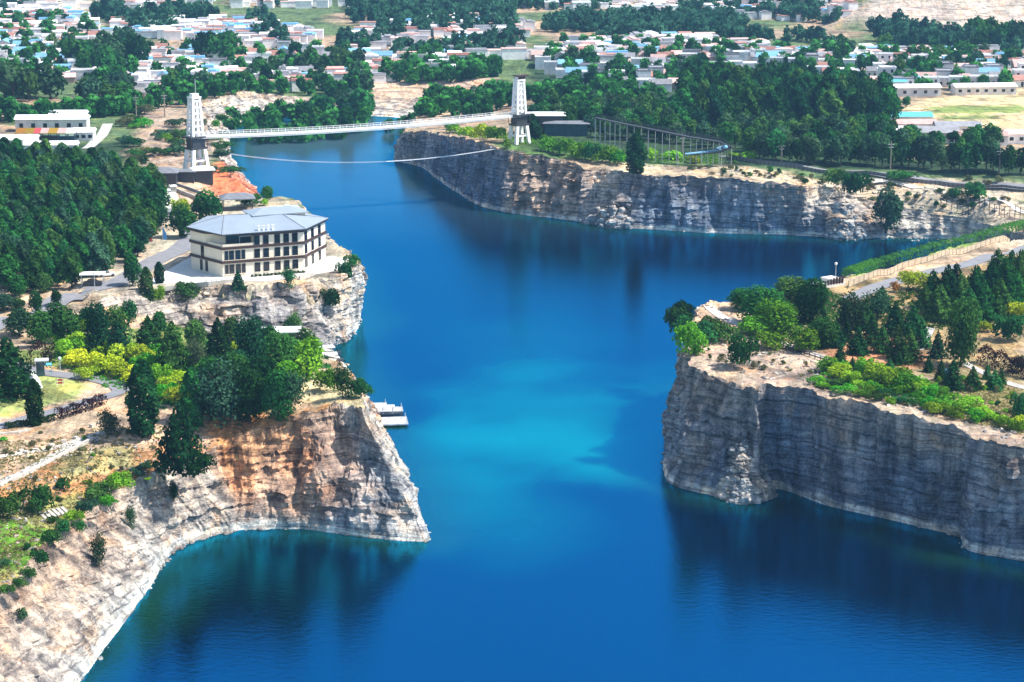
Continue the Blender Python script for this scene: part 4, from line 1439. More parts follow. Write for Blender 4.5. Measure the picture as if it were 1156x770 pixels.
# ---- right headland
RH = [
    ('broad', 'bright', 778, 400, 42, 32, 'bright bush on the left corner of the right headland', 'shrub'),
    ('bushfine', 'dark_n', 770, 368, 34, 26, 'dark bush hanging over the left rim of the right headland', 'shrub'),
    ('bushfine', 'broad', 776, 386, 34, 32, 'dark green bush behind the bright bush on the left corner', 'shrub'),
    ('bushfine', 'broad', 803, 380, 26, 28, 'dark low bush beside the earth path on the right headland', 'shrub'),
    ('bush', 'bright', 787, 400, 12, 18, 'small bright bush on bare earth at the left corner', 'shrub'),
    ('broad', 'broad', 838, 416, 48, 30, 'round green bush alone on the rim of the right headland', 'shrub'),
    ('big', 'broad', 862, 366, 44, 56, 'wide green tree behind the earth path', 'garden_tree'),
    ('big', 'bright', 878, 378, 40, 50, 'wide bright green tree in the middle of the thicket', 'garden_tree'),
    ('big', 'dark_n', 915, 364, 52, 44, 'tall dark tree left of the white lookout', 'garden_tree'),
    ('bushfine', 'bright', 850, 378, 26, 34, 'bright low bush beside the earth path', 'shrub'),
    ('bushfine', 'bright', 905, 396, 30, 36, 'bright bush above the stone path', 'shrub'),
    ('big', 'broad', 1084, 414, 80, 42, 'tall leafy tree standing above the rim among small conifers', 'garden_tree'),
    ('broad', 'broad', 1142, 384, 36, 38, 'round green bush above the maroon hedge', 'shrub'),
    ('bushfine', 'lime', 1150, 360, 24, 26, 'lime bush at the right edge behind the round bush', 'shrub'),
    ('bush', 'lime', 1112, 374, 14, 22, 'lime bush left of the round bush', 'shrub'),
    ('bushfine', 'lime', 1034, 328, 26, 34, 'lime green shrub beside the grey lane', 'shrub'),
    ('bush', 'orange', 1010, 330, 14, 12, 'small rusty shrub beside the lime one', 'shrub'),
    ('bushfine', 'bright', 1084, 464, 22, 36, 'bright bush at the rim below the tall leafy tree', 'shrub'),
    ('bushfine', 'teal', 1152, 420, 22, 18, 'grey-green bush at the right edge below the hedge', 'shrub'),
    ('bushfine', 'broad', 1150, 474, 36, 22, 'dark bush on the rim at the right edge', 'shrub'),
    ('airy', 'teal', 962, 372, 46, 40, 'airy grey-green tree behind the dark conifers', 'garden_tree'),
    ('airy', 'teal', 990, 360, 36, 34, 'airy grey tree beside the rusty shrub', 'garden_tree'),
]
RH += [
    ('bushfine', 'dark_n', 766, 380, 40, 28, 'tall dark bush at the very edge of the left rim', 'shrub'),
    ('bushfine', 'broad', 792, 388, 30, 34, 'wide green bush in the clump on the left corner', 'shrub'),
    ('bushfine', 'broad', 815, 386, 24, 30, 'green bush at the inner end of the clump on the left corner', 'shrub'),
    ('big', 'broad', 838, 350, 24, 40, 'low dark thicket tree on the back rim', 'garden_tree'),
    ('big', 'broad', 890, 346, 34, 46, 'dark green thicket tree on the back rim beside the lookout', 'garden_tree'),
    ('bushfine', 'bright', 870, 394, 22, 34, 'bright bush where the earth path meets the stone path', 'shrub'),
    ('big', 'broad', 930, 392, 36, 40, 'dark green tree above the stone path end', 'garden_tree'),
]
M['orange'] = leaf_mat('rusty_leaves', (0.3, 0.16, 0.03), (0.5, 0.3, 0.06))
for kind, mat, u, v, h, w, lab, nm in RH:
    plant(kind, mat, u, v, h, w, lab, 'shrub' if nm == 'shrub' else 'tree', nm)
# conifers planted over the right headland
for u, v, h, w in [(930, 374, 28, 14), (944, 392, 34, 20), (955, 384, 30, 18), (928, 392, 26, 16), (968, 400, 36, 24), (984, 388, 40, 24), (996, 398, 36, 22), (1012, 404, 44, 26), (1026, 408, 44, 28), (1010, 378, 44, 26), (1030, 378, 40, 26), (1040, 392, 38, 22), (975, 372, 40, 24), (955, 365, 30, 18),
                   (995, 352, 34, 22), (1058, 404, 36, 18), (1098, 440, 32, 20), (1075, 440, 40, 24), (1122, 440, 26, 20), (1114, 428, 20, 10), (1062, 430, 28, 14), (1014, 412, 20, 12), (972, 398, 22, 14), (1004, 420, 18, 14), (1130, 432, 18, 12), (1048, 420, 22, 12), (948, 408, 22, 14), (962, 420, 20, 12)]:
    plant('cone', rnd.choice(['dark_n', 'broad', 'dark_n']), u, v, h * .86, w * .82, 'small dark conifer planted on the red earth of the right headland', 'conifer', 'conifer_tree', 'small conifers on the right headland')
# dense conifers along the lane
for u, v, h, w in [(1052, 350, 48, 28), (1068, 352, 56, 30), (1084, 356, 50, 30), (1100, 352, 56, 32), (1118, 350, 58, 30), (1134, 346, 60, 30), (1150, 340, 62, 30), (1060, 362, 44, 26), (1092, 366, 44, 28), (1110, 360, 44, 28), (1128, 358, 46, 28), (1044, 360, 40, 22), (1146, 352, 50, 28), (1158, 330, 58, 30), (1078, 344, 50, 26), (1140, 330, 50, 26), (1125, 322, 44, 26)]:
    plant('fatcone', rnd.choice(['dark_n', 'broad', 'broad']), u, v, h * .95, w * .95, 'dark conifer in the dense row along the grey lane', 'conifer', 'conifer_tree', 'dense row of conifers along the lane')
# bright shrubs along the right headland rim
for u, v, h, w in [(934, 420, 20, 22), (948, 428, 22, 24), (960, 432, 18, 20), (978, 426, 26, 28), (990, 432, 26, 28), (1002, 438, 28, 28), (1014, 434, 24, 28), (1024, 444, 26, 30), (1036, 446, 22, 24), (985, 444, 16, 20), (1010, 446, 14, 18), (1048, 450, 20, 22), (1060, 448, 14, 18), (970, 440, 14, 16)]:
    plant('bushfine', rnd.choice(['bright', 'lime', 'bright']), u, v, h, w, 'bright green shrub in the thick row along the right headland rim', 'shrub', 'shrub', 'bright shrubs along the right headland rim')
for k in range(46):
    u = rnd.uniform(1060, 1150)
    plant('bush', rnd.choice(['lime', 'bright', 'scrub', 'broad', 'scrub']), u, rnd.uniform(425, 470) + (u - 1060) * .08, rnd.uniform(4, 11), rnd.uniform(5, 12), 'low scrub on the dry rim of the right headland', 'shrub', 'scrub_tuft', 'low scrub on the dry rim of the right headland')
for k in range(30):
    u = rnd.uniform(800, 960)
    plant('bush', rnd.choice(['scrub', 'broad', 'scrub', 'scrub']), u, 392 + (u - 800) * .24 + rnd.uniform(-8, 14), rnd.uniform(3, 8), rnd.uniform(4, 9), 'tuft of scrub on bare earth below the stone path', 'shrub', 'scrub_tuft', 'scrub on bare earth below the stone path')
for k in range(60):
    u, v = rnd.uniform(0, 225), rnd.uniform(488, 575)
    if v > 610 - u * 0.4:
        continue
    plant('bush', rnd.choice(['scrub', 'bright', 'scrub', 'scrub']), u, v, rnd.uniform(3, 8), rnd.uniform(4, 10), 'tuft of scrub on the dry left terraces', 'shrub', 'scrub_tuft', 'scrub on the dry left terraces')


for k in range(26):
    u = 925 + k * 9.2 + rnd.uniform(-3, 3)
    plant('bushfine', rnd.choice(['bright', 'lime', 'broad', 'bright']), u, 436 + (u - 925) * .225 + rnd.uniform(-7, 3), rnd.uniform(9, 20), rnd.uniform(12, 24), 'bright green shrub in the thick row along the right headland rim', 'shrub', 'shrub', 'bright shrubs along the right headland rim')


def hedge(name, label, pts, w, h, mat, dens=34, seed=1, size=0.17):
    """clipped leafy hedge along ground points"""
    rs = np.random.RandomState(seed)
    cs, ns = [], []
    for a, b in zip(pts[:-1], pts[1:]):
        a, b = np.array(a), np.array(b)
        ln = np.linalg.norm(b - a)
        n = int(ln * dens)
        t = rs.rand(n)
        ang = rs.uniform(-0.25, math.pi + 0.25, n)
        d = (b - a) / ln
        side = np.array([d[1], -d[0], 0])
        side /= np.linalg.norm(side)
        k = 1 + 0.16 * np.sin(t * ln * 1.4 + seed) + rs.uniform(-.16, .1, n)
        p = a + (b - a) * t[:, None] + side * (np.cos(ang) * w / 2 * k)[:, None]
        p[:, 2] += np.clip(0.35 + np.sin(ang) * 0.65, 0, 1) ** 0.8 * h * k - 0.2 * h * (np.abs(np.cos(ang)) > .93) * rs.rand(n) * 2
        cs.append(p)
        ns.append(side * np.cos(ang)[:, None] + np.array([0, 0, 1]) * np.sin(ang)[:, None])
    cs, ns = np.concatenate(cs), np.concatenate(ns)
    me = leaf_mesh(name, cs, ns + rs.normal(size=cs.shape) * 0.4, size * rs.uniform(0.6, 1.3, len(cs)), rs.uniform(0.1, 0.8, len(cs)), M[mat], rs)
    return tag(link(name, me), label, 'hedge')


hedge('hedge', 'maroon clipped hedge along the inside of the road bend', [hit(64, 474), hit(80, 469), hit(96, 464), hit(108, 459), hit(119, 455)], 1.7, 1.9, 'maroon', 150, 2)
hedge('hedge', 'dark green low hedge at the left end of the maroon one', [hit(6, 484), hit(20, 482), hit(40, 478), hit(62, 475)], 1.1, 1.1, 'hedge', 120, 3)
hedge('hedge', 'dark maroon bushes behind the road near the yellow shrubs', [hit(36, 410), hit(48, 413), hit(62, 413)], 3.2, 4.0, 'maroon', 190, 4)
hedge('hedge', 'dark maroon hedge sloping down at the right edge of the headland', [hit(1106, 408), hit(1122, 414), hit(1140, 421), hit(1162, 429)], 1.8, 3.0, 'maroon', 190, 5)
hedge('hedge', 'long green hedge between the lake rim and the tan railing', [hit(958, 313), hit(985, 303), hit(1015, 294), hit(1050, 284), hit(1090, 275), hit(1130, 263), hit(1165, 255)], 3.0, 1.9, 'hedgebright', 110, 6)
# ================================================================== DISTANT WOODS (beyond counting)
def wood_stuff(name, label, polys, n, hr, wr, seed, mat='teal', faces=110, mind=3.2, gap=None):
    rs = np.random.RandomState(seed)
    base = [gen_broad(900 + k, faces, 0.42, 0.1, 7, 0.15) for k in range(5)]
    V, F, CC = [], [], []
    per = max(1, n // len(polys))
    o = 0
    spots = []
    for k, (poly, share) in enumerate(polys):
        spots += scatter(poly, int(n * share), mind, seed + k, gap)
    for x, y in spots:
        z = gz_at(x, y)
        p, nn, sz, sh, _ = base[rs.randint(5)]
        h, w = rs.uniform(*hr), rs.uniform(*wr) / 0.9
        a = rs.uniform(0, 6.28)
        c, s = math.cos(a), math.sin(a)
        q = np.stack([(p[:, 0] * c - p[:, 1] * s) * w + x, (p[:, 0] * s + p[:, 1] * c) * w + y, p[:, 2] * h + z], 1)
        nv = nn / np.linalg.norm(nn, axis=1)[:, None]
        r = rs.normal(size=nv.shape)
        t = np.cross(nv, r)
        t /= np.linalg.norm(t, axis=1)[:, None] + 1e-9
        b = np.cross(nv, t)
        ss = (sz * (w + h) / 2)[:, None]
        quad = np.stack([q + t * ss, q + b * ss * .75, q - t * ss, q - b * ss * .75], 1)
        V.append(quad.reshape(-1, 3))
        CC.append(np.repeat(np.clip(sh + rs.uniform(-.45, .5), 0, 1), 4))
    V = np.concatenate(V)
    CC = np.concatenate(CC)
    F = np.arange(len(V)).reshape(-1, 4)
    return tag(link(name, mesh_np(name, V, F, [M[mat]], np.stack([CC] * 3, 1))), label, 'wood', kind='stuff')


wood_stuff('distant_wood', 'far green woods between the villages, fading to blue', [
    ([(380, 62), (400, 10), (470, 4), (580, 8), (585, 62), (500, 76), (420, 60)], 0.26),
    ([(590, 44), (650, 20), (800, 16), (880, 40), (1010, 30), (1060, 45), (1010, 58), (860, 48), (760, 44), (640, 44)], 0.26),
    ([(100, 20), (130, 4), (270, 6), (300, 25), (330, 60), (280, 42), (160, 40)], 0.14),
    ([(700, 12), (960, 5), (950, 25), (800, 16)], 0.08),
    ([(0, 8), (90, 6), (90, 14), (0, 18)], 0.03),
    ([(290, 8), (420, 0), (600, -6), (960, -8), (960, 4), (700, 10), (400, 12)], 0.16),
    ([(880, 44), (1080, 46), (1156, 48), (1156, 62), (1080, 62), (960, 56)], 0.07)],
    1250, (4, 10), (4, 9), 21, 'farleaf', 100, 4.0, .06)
wood_stuff('distant_thicket', 'low dark thickets on the far shore and among the villages', [
    ([(280, 120), (390, 114), (390, 122), (285, 128)], 0.05),
    ([(140, 122), (300, 96), (420, 100), (410, 116), (260, 112), (150, 128)], 0.3),
    ([(-20, 132), (70, 130), (150, 122), (150, 128), (70, 138), (-20, 140)], 0.16),
    ([(430, 82), (560, 76), (560, 88), (440, 92)], 0.14),
    ([(430, 112), (560, 106), (590, 120), (560, 132), (470, 128)], 0.14),
    ([(590, 112), (640, 90), (760, 110), (700, 126), (600, 128)], 0.12),
    ([(-30, 96), (104, 92), (108, 30), (-30, 18)], 0.2),
    ([(598, 74), (745, 106), (860, 76), (860, 50), (640, 50)], 0.2),
    ([(850, 74), (1040, 107), (1160, 98), (1160, 66), (850, 54)], 0.2),
    ([(110, 100), (300, 96), (520, 86), (520, 62), (110, 56)], 0.2)],
    420, (4, 8), (5, 8), 22, 'broad', 160, 4.2)

# trees among the villages, one by one
n_ft = 0
for poly, n, sd, hr, lab, grp in [
    ([(10, 118), (60, 112), (60, 104), (10, 108)], 9, 31, (12, 15), 'tall dark tree in the clump left of the market sheds', 'dark clump left of the market sheds'),
    ([(80, 88), (125, 92), (165, 84), (160, 66), (110, 66), (84, 74)], 17, 32, (10, 15), 'tall dark tree in the grove of the left village', 'dark grove in the left village'),
    ([(90, 122), (140, 122), (150, 105), (110, 100)], 14, 33, (8, 12), 'dark tree between the left village and the quarry lake', 'trees in front of the left village'),
    ([(226, 72), (258, 72), (258, 62), (226, 62)], 6, 34, (12, 14), 'dark rounded tree in the clump behind the left tower', 'dark rounded clump behind the left tower'),
    ([(335, 122), (405, 120), (420, 96), (340, 96)], 13, 35, (8, 12), 'dark tree on the far bank left of the terraces', 'trees on the far bank left of the terraces'),
    ([(160, 118), (280, 104), (320, 96), (300, 86), (180, 100)], 26, 36, (6, 10), 'tree in the belt behind the left bridge tower', 'tree belt behind the left bridge tower'),
    ([(300, 84), (340, 88), (420, 84), (420, 74), (330, 72)], 14, 37, (6, 10), 'tree among the houses of the middle village', 'trees of the middle village'),
    ([(600, 90), (680, 100), (800, 90), (850, 70), (780, 60), (640, 72)], 20, 38, (5, 9), 'tree between the houses of the village beyond the right wood', 'trees of the village beyond the right wood'),
    ([(890, 80), (1000, 96), (1156, 84), (1156, 64), (960, 58)], 26, 39, (5, 10), 'tree between the houses of the far right village', 'trees of the far right village'),
    ([(1090, 62), (1156, 60), (1150, 50), (1095, 52)], 12, 40, (10, 15), 'tall dark tree behind the far right village', 'tall trees behind the far right village'),
    ([(0, 96), (110, 90), (110, 40), (60, 22), (0, 24)], 34, 41, (4, 8), 'tree between the roofs of the left village', 'trees between the roofs of the left village'),
    ([(1000, 172), (1140, 176), (1140, 166), (1010, 162)], 14, 42, (5, 8), 'tree in front of the long pale sheds', 'trees in front of the long pale sheds'),
    ([(430, 124), (560, 120), (560, 104), (440, 112)], 14, 43, (4, 7), 'tree on the reddish terraces of the far bank', 'trees on the far bank terraces')]:
    for x, y in scatter(poly, n, 3.6, sd):
        h = rnd.uniform(*hr)
        plant_at('far' if y > 820 else 'mid', rnd.choice(['broad', 'dark_n', 'teal', 'broad']), (x, y, gz_at(x, y)), h, rnd.uniform(.65, .95) * h + 1, lab, 'tree', 'village_tree', grp)
plant('mid', 'broad', 1023, 121, 12, 14, 'lone round tree at the edge of the tan field', 'tree', 'broadleaf_tree')

# ================================================================== ROADS, PATHS, FORECOURT
BA = BV


def ribbon(name, label, pts, width, mat, off=0.1, kind='structure', step=1.2):
    """strip of road draped over the ground"""
    W = [hit(*p) if len(p) == 2 else Vector(p) for p in pts]
    A = np.array([[p.x, p.y] for p in W])
    out = []
    for i in range(len(A) - 1):
        m = max(2, int(np.linalg.norm(A[i + 1] - A[i]) / step))
        for j in range(m):
            out.append(catmull(A[max(i - 1, 0)], A[i], A[i + 1], A[min(i + 2, len(A) - 1)], j / m))
    out.append(A[-1])
    A = np.array(out)
    T = np.gradient(A, axis=0)
    T /= np.linalg.norm(T, axis=1)[:, None] + 1e-9
    S = np.stack([T[:, 1], -T[:, 0]], 1)
    k = 5
    V = []
    for a, s in zip(A, S):
        zz = []
        for q in range(k):
            x, y = a + s * width * (q / (k - 1) - .5)
            zz.append((x, y, gz_at(x, y)))
        mz = sum(z[2] for z in zz) / k
        V += [(x, y, max(z, mz - .1) + off) for x, y, z in zz]
    n = len(A)
    i, j = np.meshgrid(np.arange(n - 1), np.arange(k - 1), indexing='ij')
    a = (i * k + j).ravel()
    f = np.stack([a, a + 1, a + k + 1, a + k], 1)
    o = link(name, mesh_np(name, V, f, [M[mat]], smooth=True))
    return tag(o, label, 'road', kind=kind), A, S


ribbon('road', 'grey road climbing past the forecourt on the left', [(-60, 385), (0, 366), (60, 344), (100, 330), (135, 318), (160, 303), (180, 292), (205, 280), (218, 262), (200, 244), (188, 232)], 6.0, 'asphalt', .12)
ribbon('road', 'grey road bend behind the lawn on the left headland', [(-60, 492), (0, 482), (40, 470), (80, 460), (104, 452), (128, 446), (138, 440), (126, 433), (100, 427), (74, 424), (44, 420), (10, 412), (-40, 404)], 3.6, 'asphalt', .12)
ribbon('path', 'pale gravel path along the left terraces', [(-40, 562), (0, 545), (40, 527), (75, 508), (104, 494), (128, 486)], 2.2, 'concrete', .1)
ribbon('path', 'earth track on the upper left terrace', [(-30, 520), (40, 510), (90, 497), (118, 488)], 1.6, 'stone', .1)
ribbon('path', 'stone path above the rim of the right headland', [(850, 366), (868, 380), (890, 390), (915, 399), (935, 406)], 1.7, 'concrete', .1)
ribbon('path', 'earth path to the corner of the right headland', [(800, 345), (815, 358), (838, 368), (852, 374)], 2.2, 'stone', .1)
ribbon('lane', 'grey lane beside the tan railing on the right headland', [(960, 338), (985, 326), (1010, 318), (1050, 308), (1100, 296), (1160, 280), (1220, 266)], 4.2, 'asphalt', .12)
ribbon('path', 'pale path between the conifers of the right headland', [(1036, 395), (1044, 382), (1050, 370)], 2.0, 'concrete', .1)
ribbon('path', 'pale path below the maroon hedge at the right', [(1088, 410), (1108, 420), (1130, 430), (1165, 440)], 1.8, 'concrete', .1)
ribbon('road', 'grey road behind the far right cliff', [(818, 176), (860, 183), (900, 188), (960, 195), (1010, 201), (1060, 206), (1160, 213), (1260, 220)], 5.0, 'asphalt', .2)
ribbon('path', 'pale zigzag track on the bare right slope', [(960, 206), (1030, 212), (1080, 226), (1156, 240), (1240, 246)], 2.4, 'stone', .12)
ribbon('road', 'pale ramp up to the bridge hall', [(186, 236), (182, 222), (176, 212)], 9.0, 'paving', .15)
ribbon('road', 'pale road at the edge of the left market', [(98, 168), (110, 158), (118, 148), (122, 140)], 3.6, 'concrete', .15)
ribbon('road', 'pale road along the far left field', [(-40, 61), (40, 59), (120, 62)], 5.0, 'fence', .2)

# forecourt: one flat paved sheet
fc = [hit(*q) for q in [(160, 322), (205, 296), (217, 290), (240, 292), (330, 296), (372, 290), (394, 292), (382, 305), (350, 311), (300, 318), (255, 317), (215, 320)]]
m = MB()
m.prism([(p.x, p.y) for p in fc], 13.7, 14.1)
tag(m.build('forecourt', M['paving']), 'white paved forecourt round the cream building', 'forecourt', kind='structure')
m = MB()
q = [hit(*a) for a in [(30, 466), (62, 461), (92, 452), (108, 446), (92, 438), (60, 436)]]
# ================================================================== THE CREAM BUILDING
TH = thing('lakeside_building', 'cream three-storey building with brown bands and grey metal roof on the cliff', 'building', (-62, 496, 14.1))
BO = Vector((-62, 496))
FP = [(-74.8, 492.6), (-66.2, 482.9), (-48.3, 490.3), (-44.4, 503.6), (-53, 513), (-72, 506)]
FPl = [(x - BO.x, y - BO.y) for x, y in FP]
H1 = 9.7
m = MB()
m.prism(FPl, 0, 6.5)
# third storey, with the loggia left open at the front left corner
A_, B_, C_, D_, E_, F_ = [Vector(p) for p in FPl]
bc = (C_ - B_).normalized()
inn = Vector((-bc.y, bc.x))
p1 = B_ + (C_ - B_) * 0.40
third = [A_, A_ + (B_ - A_) * 0.42, A_ + (B_ - A_) * 0.42 + bc * 0.6 + inn * 0.0, B_ + bc * 0.4 + inn * 4.2, p1 + inn * 4.2, p1, C_, D_, E_, F_]
third = [A_, A_ + (B_ - A_) * 0.45, B_ + bc * 1.8 + inn * 3.6, p1 + inn * 3.6, p1, C_, D_, E_, F_]
m.prism(third, 6.5, H1)
m.build('wall', M['cream'], TH)


def offs(poly, d):
    n = len(poly)
    out = []
    for i in range(n):
        p0, p, p2 = Vector(poly[i - 1]), Vector(poly[i]), Vector(poly[(i + 1) % n])
        a, b = (p - p0).normalized(), (p2 - p).normalized()
        na, nb = Vector((a.y, -a.x)), Vector((b.y, -b.x))
        k = (na + nb)
        out.append(p + k * (d / max(0.3, k.dot(na))))
    return out


def ring(mb, poly, d, z0, z1):
    o = offs(poly, d)
    n = len(o)
    for i in range(n):
        j = (i + 1) % n
        p, q, r, s = Vector(poly[i]), Vector(poly[j]), o[j], o[i]
        vs = [(a.x, a.y, z) for z in (z0, z1) for a in (p, q, r, s)]
        mb.add(vs, [(0, 1, 2, 3), (7, 6, 5, 4), (3, 2, 6, 7), (1, 0, 4, 5)])


for z in (3.1, 6.35):
    m = MB()
    ring(m, FPl, 0.3, z, z + 0.6)
    m.build('band', M['brown'], TH)
m = MB()
ring(m, third, 0.25, H1 - 0.55, H1)
m.build('cornice', M['brown'], TH)
# roof: eaves, hips and a ridge
ev = offs([A_, B_ + bc * 0.4 + inn * .2, p1 + inn * 0.3, p1, C_, D_, E_, F_], 0.75)
ev = [ev[0], ev[1], ev[4], ev[5], ev[6], ev[7]]
R1, R2 = Vector((-5.5, 1.5)), Vector((7.5, 4.5))
zr = H1 + 2.1
m = MB()
ve = [(p.x, p.y, H1 + .02) for p in ev] + [(p.x, p.y, H1 + .3) for p in ev] + [(R1.x, R1.y, zr), (R2.x, R2.y, zr)]
fs = [(5, 4, 3, 2, 1, 0)] + [(i, (i + 1) % 6, 6 + (i + 1) % 6, 6 + i) for i in range(6)]
fs += [(6, 7, 12), (7, 8, 13, 12), (8, 9, 13), (9, 10, 13), (10, 11, 12, 13), (11, 6, 12)]
m.add(ve, fs)
rf = m.build('roof', M['metalroof'], TH)
m = MB()
for a, b in [((ev[1].x, ev[1].y, H1 + .32), (R1.x, R1.y, zr + .02)), ((R1.x, R1.y, zr + .03), (R2.x, R2.y, zr + .03)), ((ev[2].x, ev[2].y, H1 + .32), (R2.x, R2.y, zr + .02)), ((ev[3].x, ev[3].y, H1 + .32), (R2.x, R2.y, zr + .02)), ((ev[0].x, ev[0].y, H1 + .32), (R1.x, R1.y, zr + .02))]:
    m.bar(a, b, .16, .12)
m.build('ridge_cap', M['slate'], rf)
m = MB()
for k in range(26):
    t = (k + .5) / 26
    a = ev[1] * (1 - t) + ev[2] * t
    b = R1 * (1 - t) + R2 * t
    m.bar((a.x, a.y, H1 + .31), (b.x, b.y, zr + .01), .06, .07)
m.build('seam', M['metalroof'], rf)
m = MB()
ring(m, ev, 0.08, H1 - 0.02, H1 + .22)
m.build('gutter', M['dark'], rf)
m = MB()
um = Matrix.Rotation(.42, 2)
uq = [Vector((6.2, 7.0)) + um @ Vector(q) for q in ((-6.5, -3.4), (6.0, -3.4), (6.0, 3.6), (-6.5, 3.6))]
m.prism([(q.x, q.y) for q in uq], H1 + .3, H1 + 1.9)
uw = m.build('upper_storey', M['cream'], TH)
uo = offs([(q.x, q.y) for q in uq], .7)
ua, ub = Vector((6.2, 7.0)) + um @ Vector((-3.2, .1)), Vector((6.2, 7.0)) + um @ Vector((3.0, .1))
m = MB()
m.add([(q.x, q.y, H1 + 1.92) for q in uo] + [(q.x, q.y, H1 + 2.12) for q in uo] + [(ua.x, ua.y, H1 + 3.2), (ub.x, ub.y, H1 + 3.2)],
      [(3, 2, 1, 0), (0, 1, 5, 4), (1, 2, 6, 5), (2, 3, 7, 6), (3, 0, 4, 7), (4, 5, 9, 8), (5, 6, 9), (6, 7, 8, 9), (7, 4, 8)])
m.build('upper_roof', M['metalroof'], TH)
for k in range(4):
    m = MB()
    p = p1 + (C_ - p1) * (0.10 + 0.095 * k)
    m.box(p.x + inn.x * .4, p.y + inn.y * .4, H1 + .3, .5, .5, 1.15, math.atan2(bc.y, bc.x))
    m.box(p.x + inn.x * .4, p.y + inn.y * .4, H1 + 1.45, .62, .62, .1, math.atan2(bc.y, bc.x))
    m.build('roof_vent', M['white'], rf)


def window(a, b, t, w, z0, h, mat='glass', surround=True):
    a, b = Vector(a), Vector(b)
    d = (b - a).normalized()
    n = Vector((d.y, -d.x))
    ang = math.atan2(d.y, d.x)
    c = a + (b - a) * t
    f = MB()
    fr = .1
    for sx in (-1, 1):
        q = c + d * (sx * (w / 2 + fr / 2)) + n * .05
        f.box(q.x, q.y, z0, fr, .12, h, ang)
    for zz in (z0 - fr, z0 + h):
        q = c + n * .06
        f.box(q.x, q.y, zz, w + 2 * fr, .14, fr, ang)
    q = c + n * .045
    f.box(q.x, q.y, z0 + h * .6, w - .01, .08, .06, ang)
    wo = f.build('window', M['dark'], TH)
    g = MB()
    q = c + n * .02
    g.box(q.x, q.y, z0, w, .06, h, ang)
    g.build('pane', M[mat], wo)
    s = MB()
    q = c + n * .1
    s.box(q.x, q.y, z0 - fr - .1, w + .4, .24, .09, ang)
    s.build('sill', M['cream'], wo)


for fl, z0 in enumerate((0.75, 3.95, 7.05)):
    for t in (.425, .535, .675, .785, .893):
        window(B_, C_, t, 1.15, z0, 1.95)
    if fl < 2:
        for t, w in ((.05, .6), (.112, 1.0), (.19, 1.0), (.256, .7)):
            window(B_, C_, t, w, z0, 1.95)
    for t in (.1, .40, .72):
        window(C_, D_, t, 1.5 if fl == 2 else 1.25, z0 - (0.1 if fl == 2 else 0), 2.05)
for t in (.33, .5):
    window(A_, B_, t, .75, .5, 2.3)
window(A_, B_, .38, 1.0, 3.7, 2.4)
# loggia: glazing, canopy and parapet
m = MB()
a, b = B_ + bc * 1.9 + inn * 3.45, p1 + inn * 3.45
ang = math.atan2(bc.y, bc.x)
c = (a + b) / 2
m.box(c.x, c.y, 6.6, (b - a).length, .12, 2.7, ang)
m.build('loggia_glazing', M['blueglass'], TH)
m = MB()
for k in range(7):
    q = a + (b - a) * (k / 6)
    q = q - inn * .12
    m.box(q.x, q.y, 6.6, .12, .1, 2.7, ang)
m.build('loggia_mullions', M['dark'], TH)
m = MB()
q = B_ + (C_ - B_) * .31 + inn * 1.9
m.box(q.x, q.y, 9.0, 3.6, 3.0, .18, ang)
for sx in (-1, 1):
    w_ = q + bc * (1.7 * sx) - inn * 1.4
    m.box(w_.x, w_.y, 6.9, .12, .12, 2.1, ang)
m.build('loggia_canopy', M['metalroof'], TH)
m = MB()
a, b = B_ + inn * .15 + bc * .15, p1 + inn * .15
c = (a + b) / 2
m.box(c.x, c.y, 6.78, (b - a).length, .25, .75, ang)
ab = (A_ - B_).normalized()
c2 = B_ + ab * 3.0 + Vector((-ab.y, ab.x)) * -.15
m.box(c2.x, c2.y, 6.78, 5.6, .25, .72, math.atan2(ab.y, ab.x))
m.build('parapet', M['cream'], TH)
m = MB()
for (k, z) in ((.12, 7.0),):
    q = B_ + (C_ - B_) * k + inn * 1.6
    m.box(q.x, q.y, 6.6, 1.6, 1.0, .9, ang)
m.build('terrace_planter', M['brown'], TH)
# rooftop cabin and back wing
m = MB()
m.box(8.5, 12.2, H1 - 3.5, 4.2, 3.2, 5.4, .25)
cb = m.build('rooftop_cabin', M['blueglass'], TH)
m = MB()
m.box(8.5, 12.2, H1 + 1.9, 5.0, 4.0, .3, .25)
m.box(8.2, 12.4, H1 + 2.2, 1.2, .8, .5, .25)
m.build('cabin_roof', M['white'], cb)
m = MB()
for a, b in ((-1, -1), (1, -1), (1, 1), (-1, 1), (0, -1)):
    q = Matrix.Rotation(.25, 2) @ Vector((a * 2.12, b * 1.62))
    m.box(8.5 + q.x, 12.2 + q.y, H1 - 3.5, .16, .16, 5.4, .25)
m.build('cabin_frame', M['dark'], cb)
m = MB()
wg = [(-11, 9.5), (-2, 9.5), (-1, 21), (-10, 22)]
m.prism(wg, 0, 6.0)
m.build('back_wing', M['cream'], TH)
m = MB()
o = offs(wg, .7)
m.add([(p.x, p.y, 6.05) for p in o] + [(-6.2, 15.5, 7.9)], [(3, 2, 1, 0), (0, 1, 4), (1, 2, 4), (2, 3, 4), (3, 0, 4)])
m.build('wing_roof', M['white'], TH)
m = MB()
m.box(2.5, 20.5, 0, 15, .4, 6.4, .12)
m.build('back_wall', M['brown'], TH)


def low_wall(name, label, pts, h, t, mat, cat='wall'):
    m = MB()
    W = [hit(*p) for p in pts]
    for a, b in zip(W[:-1], W[1:]):
        a2, b2 = Vector((a.x, a.y, a.z + h / 2 - .1)), Vector((b.x, b.y, b.z + h / 2 - .1))
        m.bar(a2, b2, t, h + .2)
    return tag(m.build(name, M[mat]), label, cat)


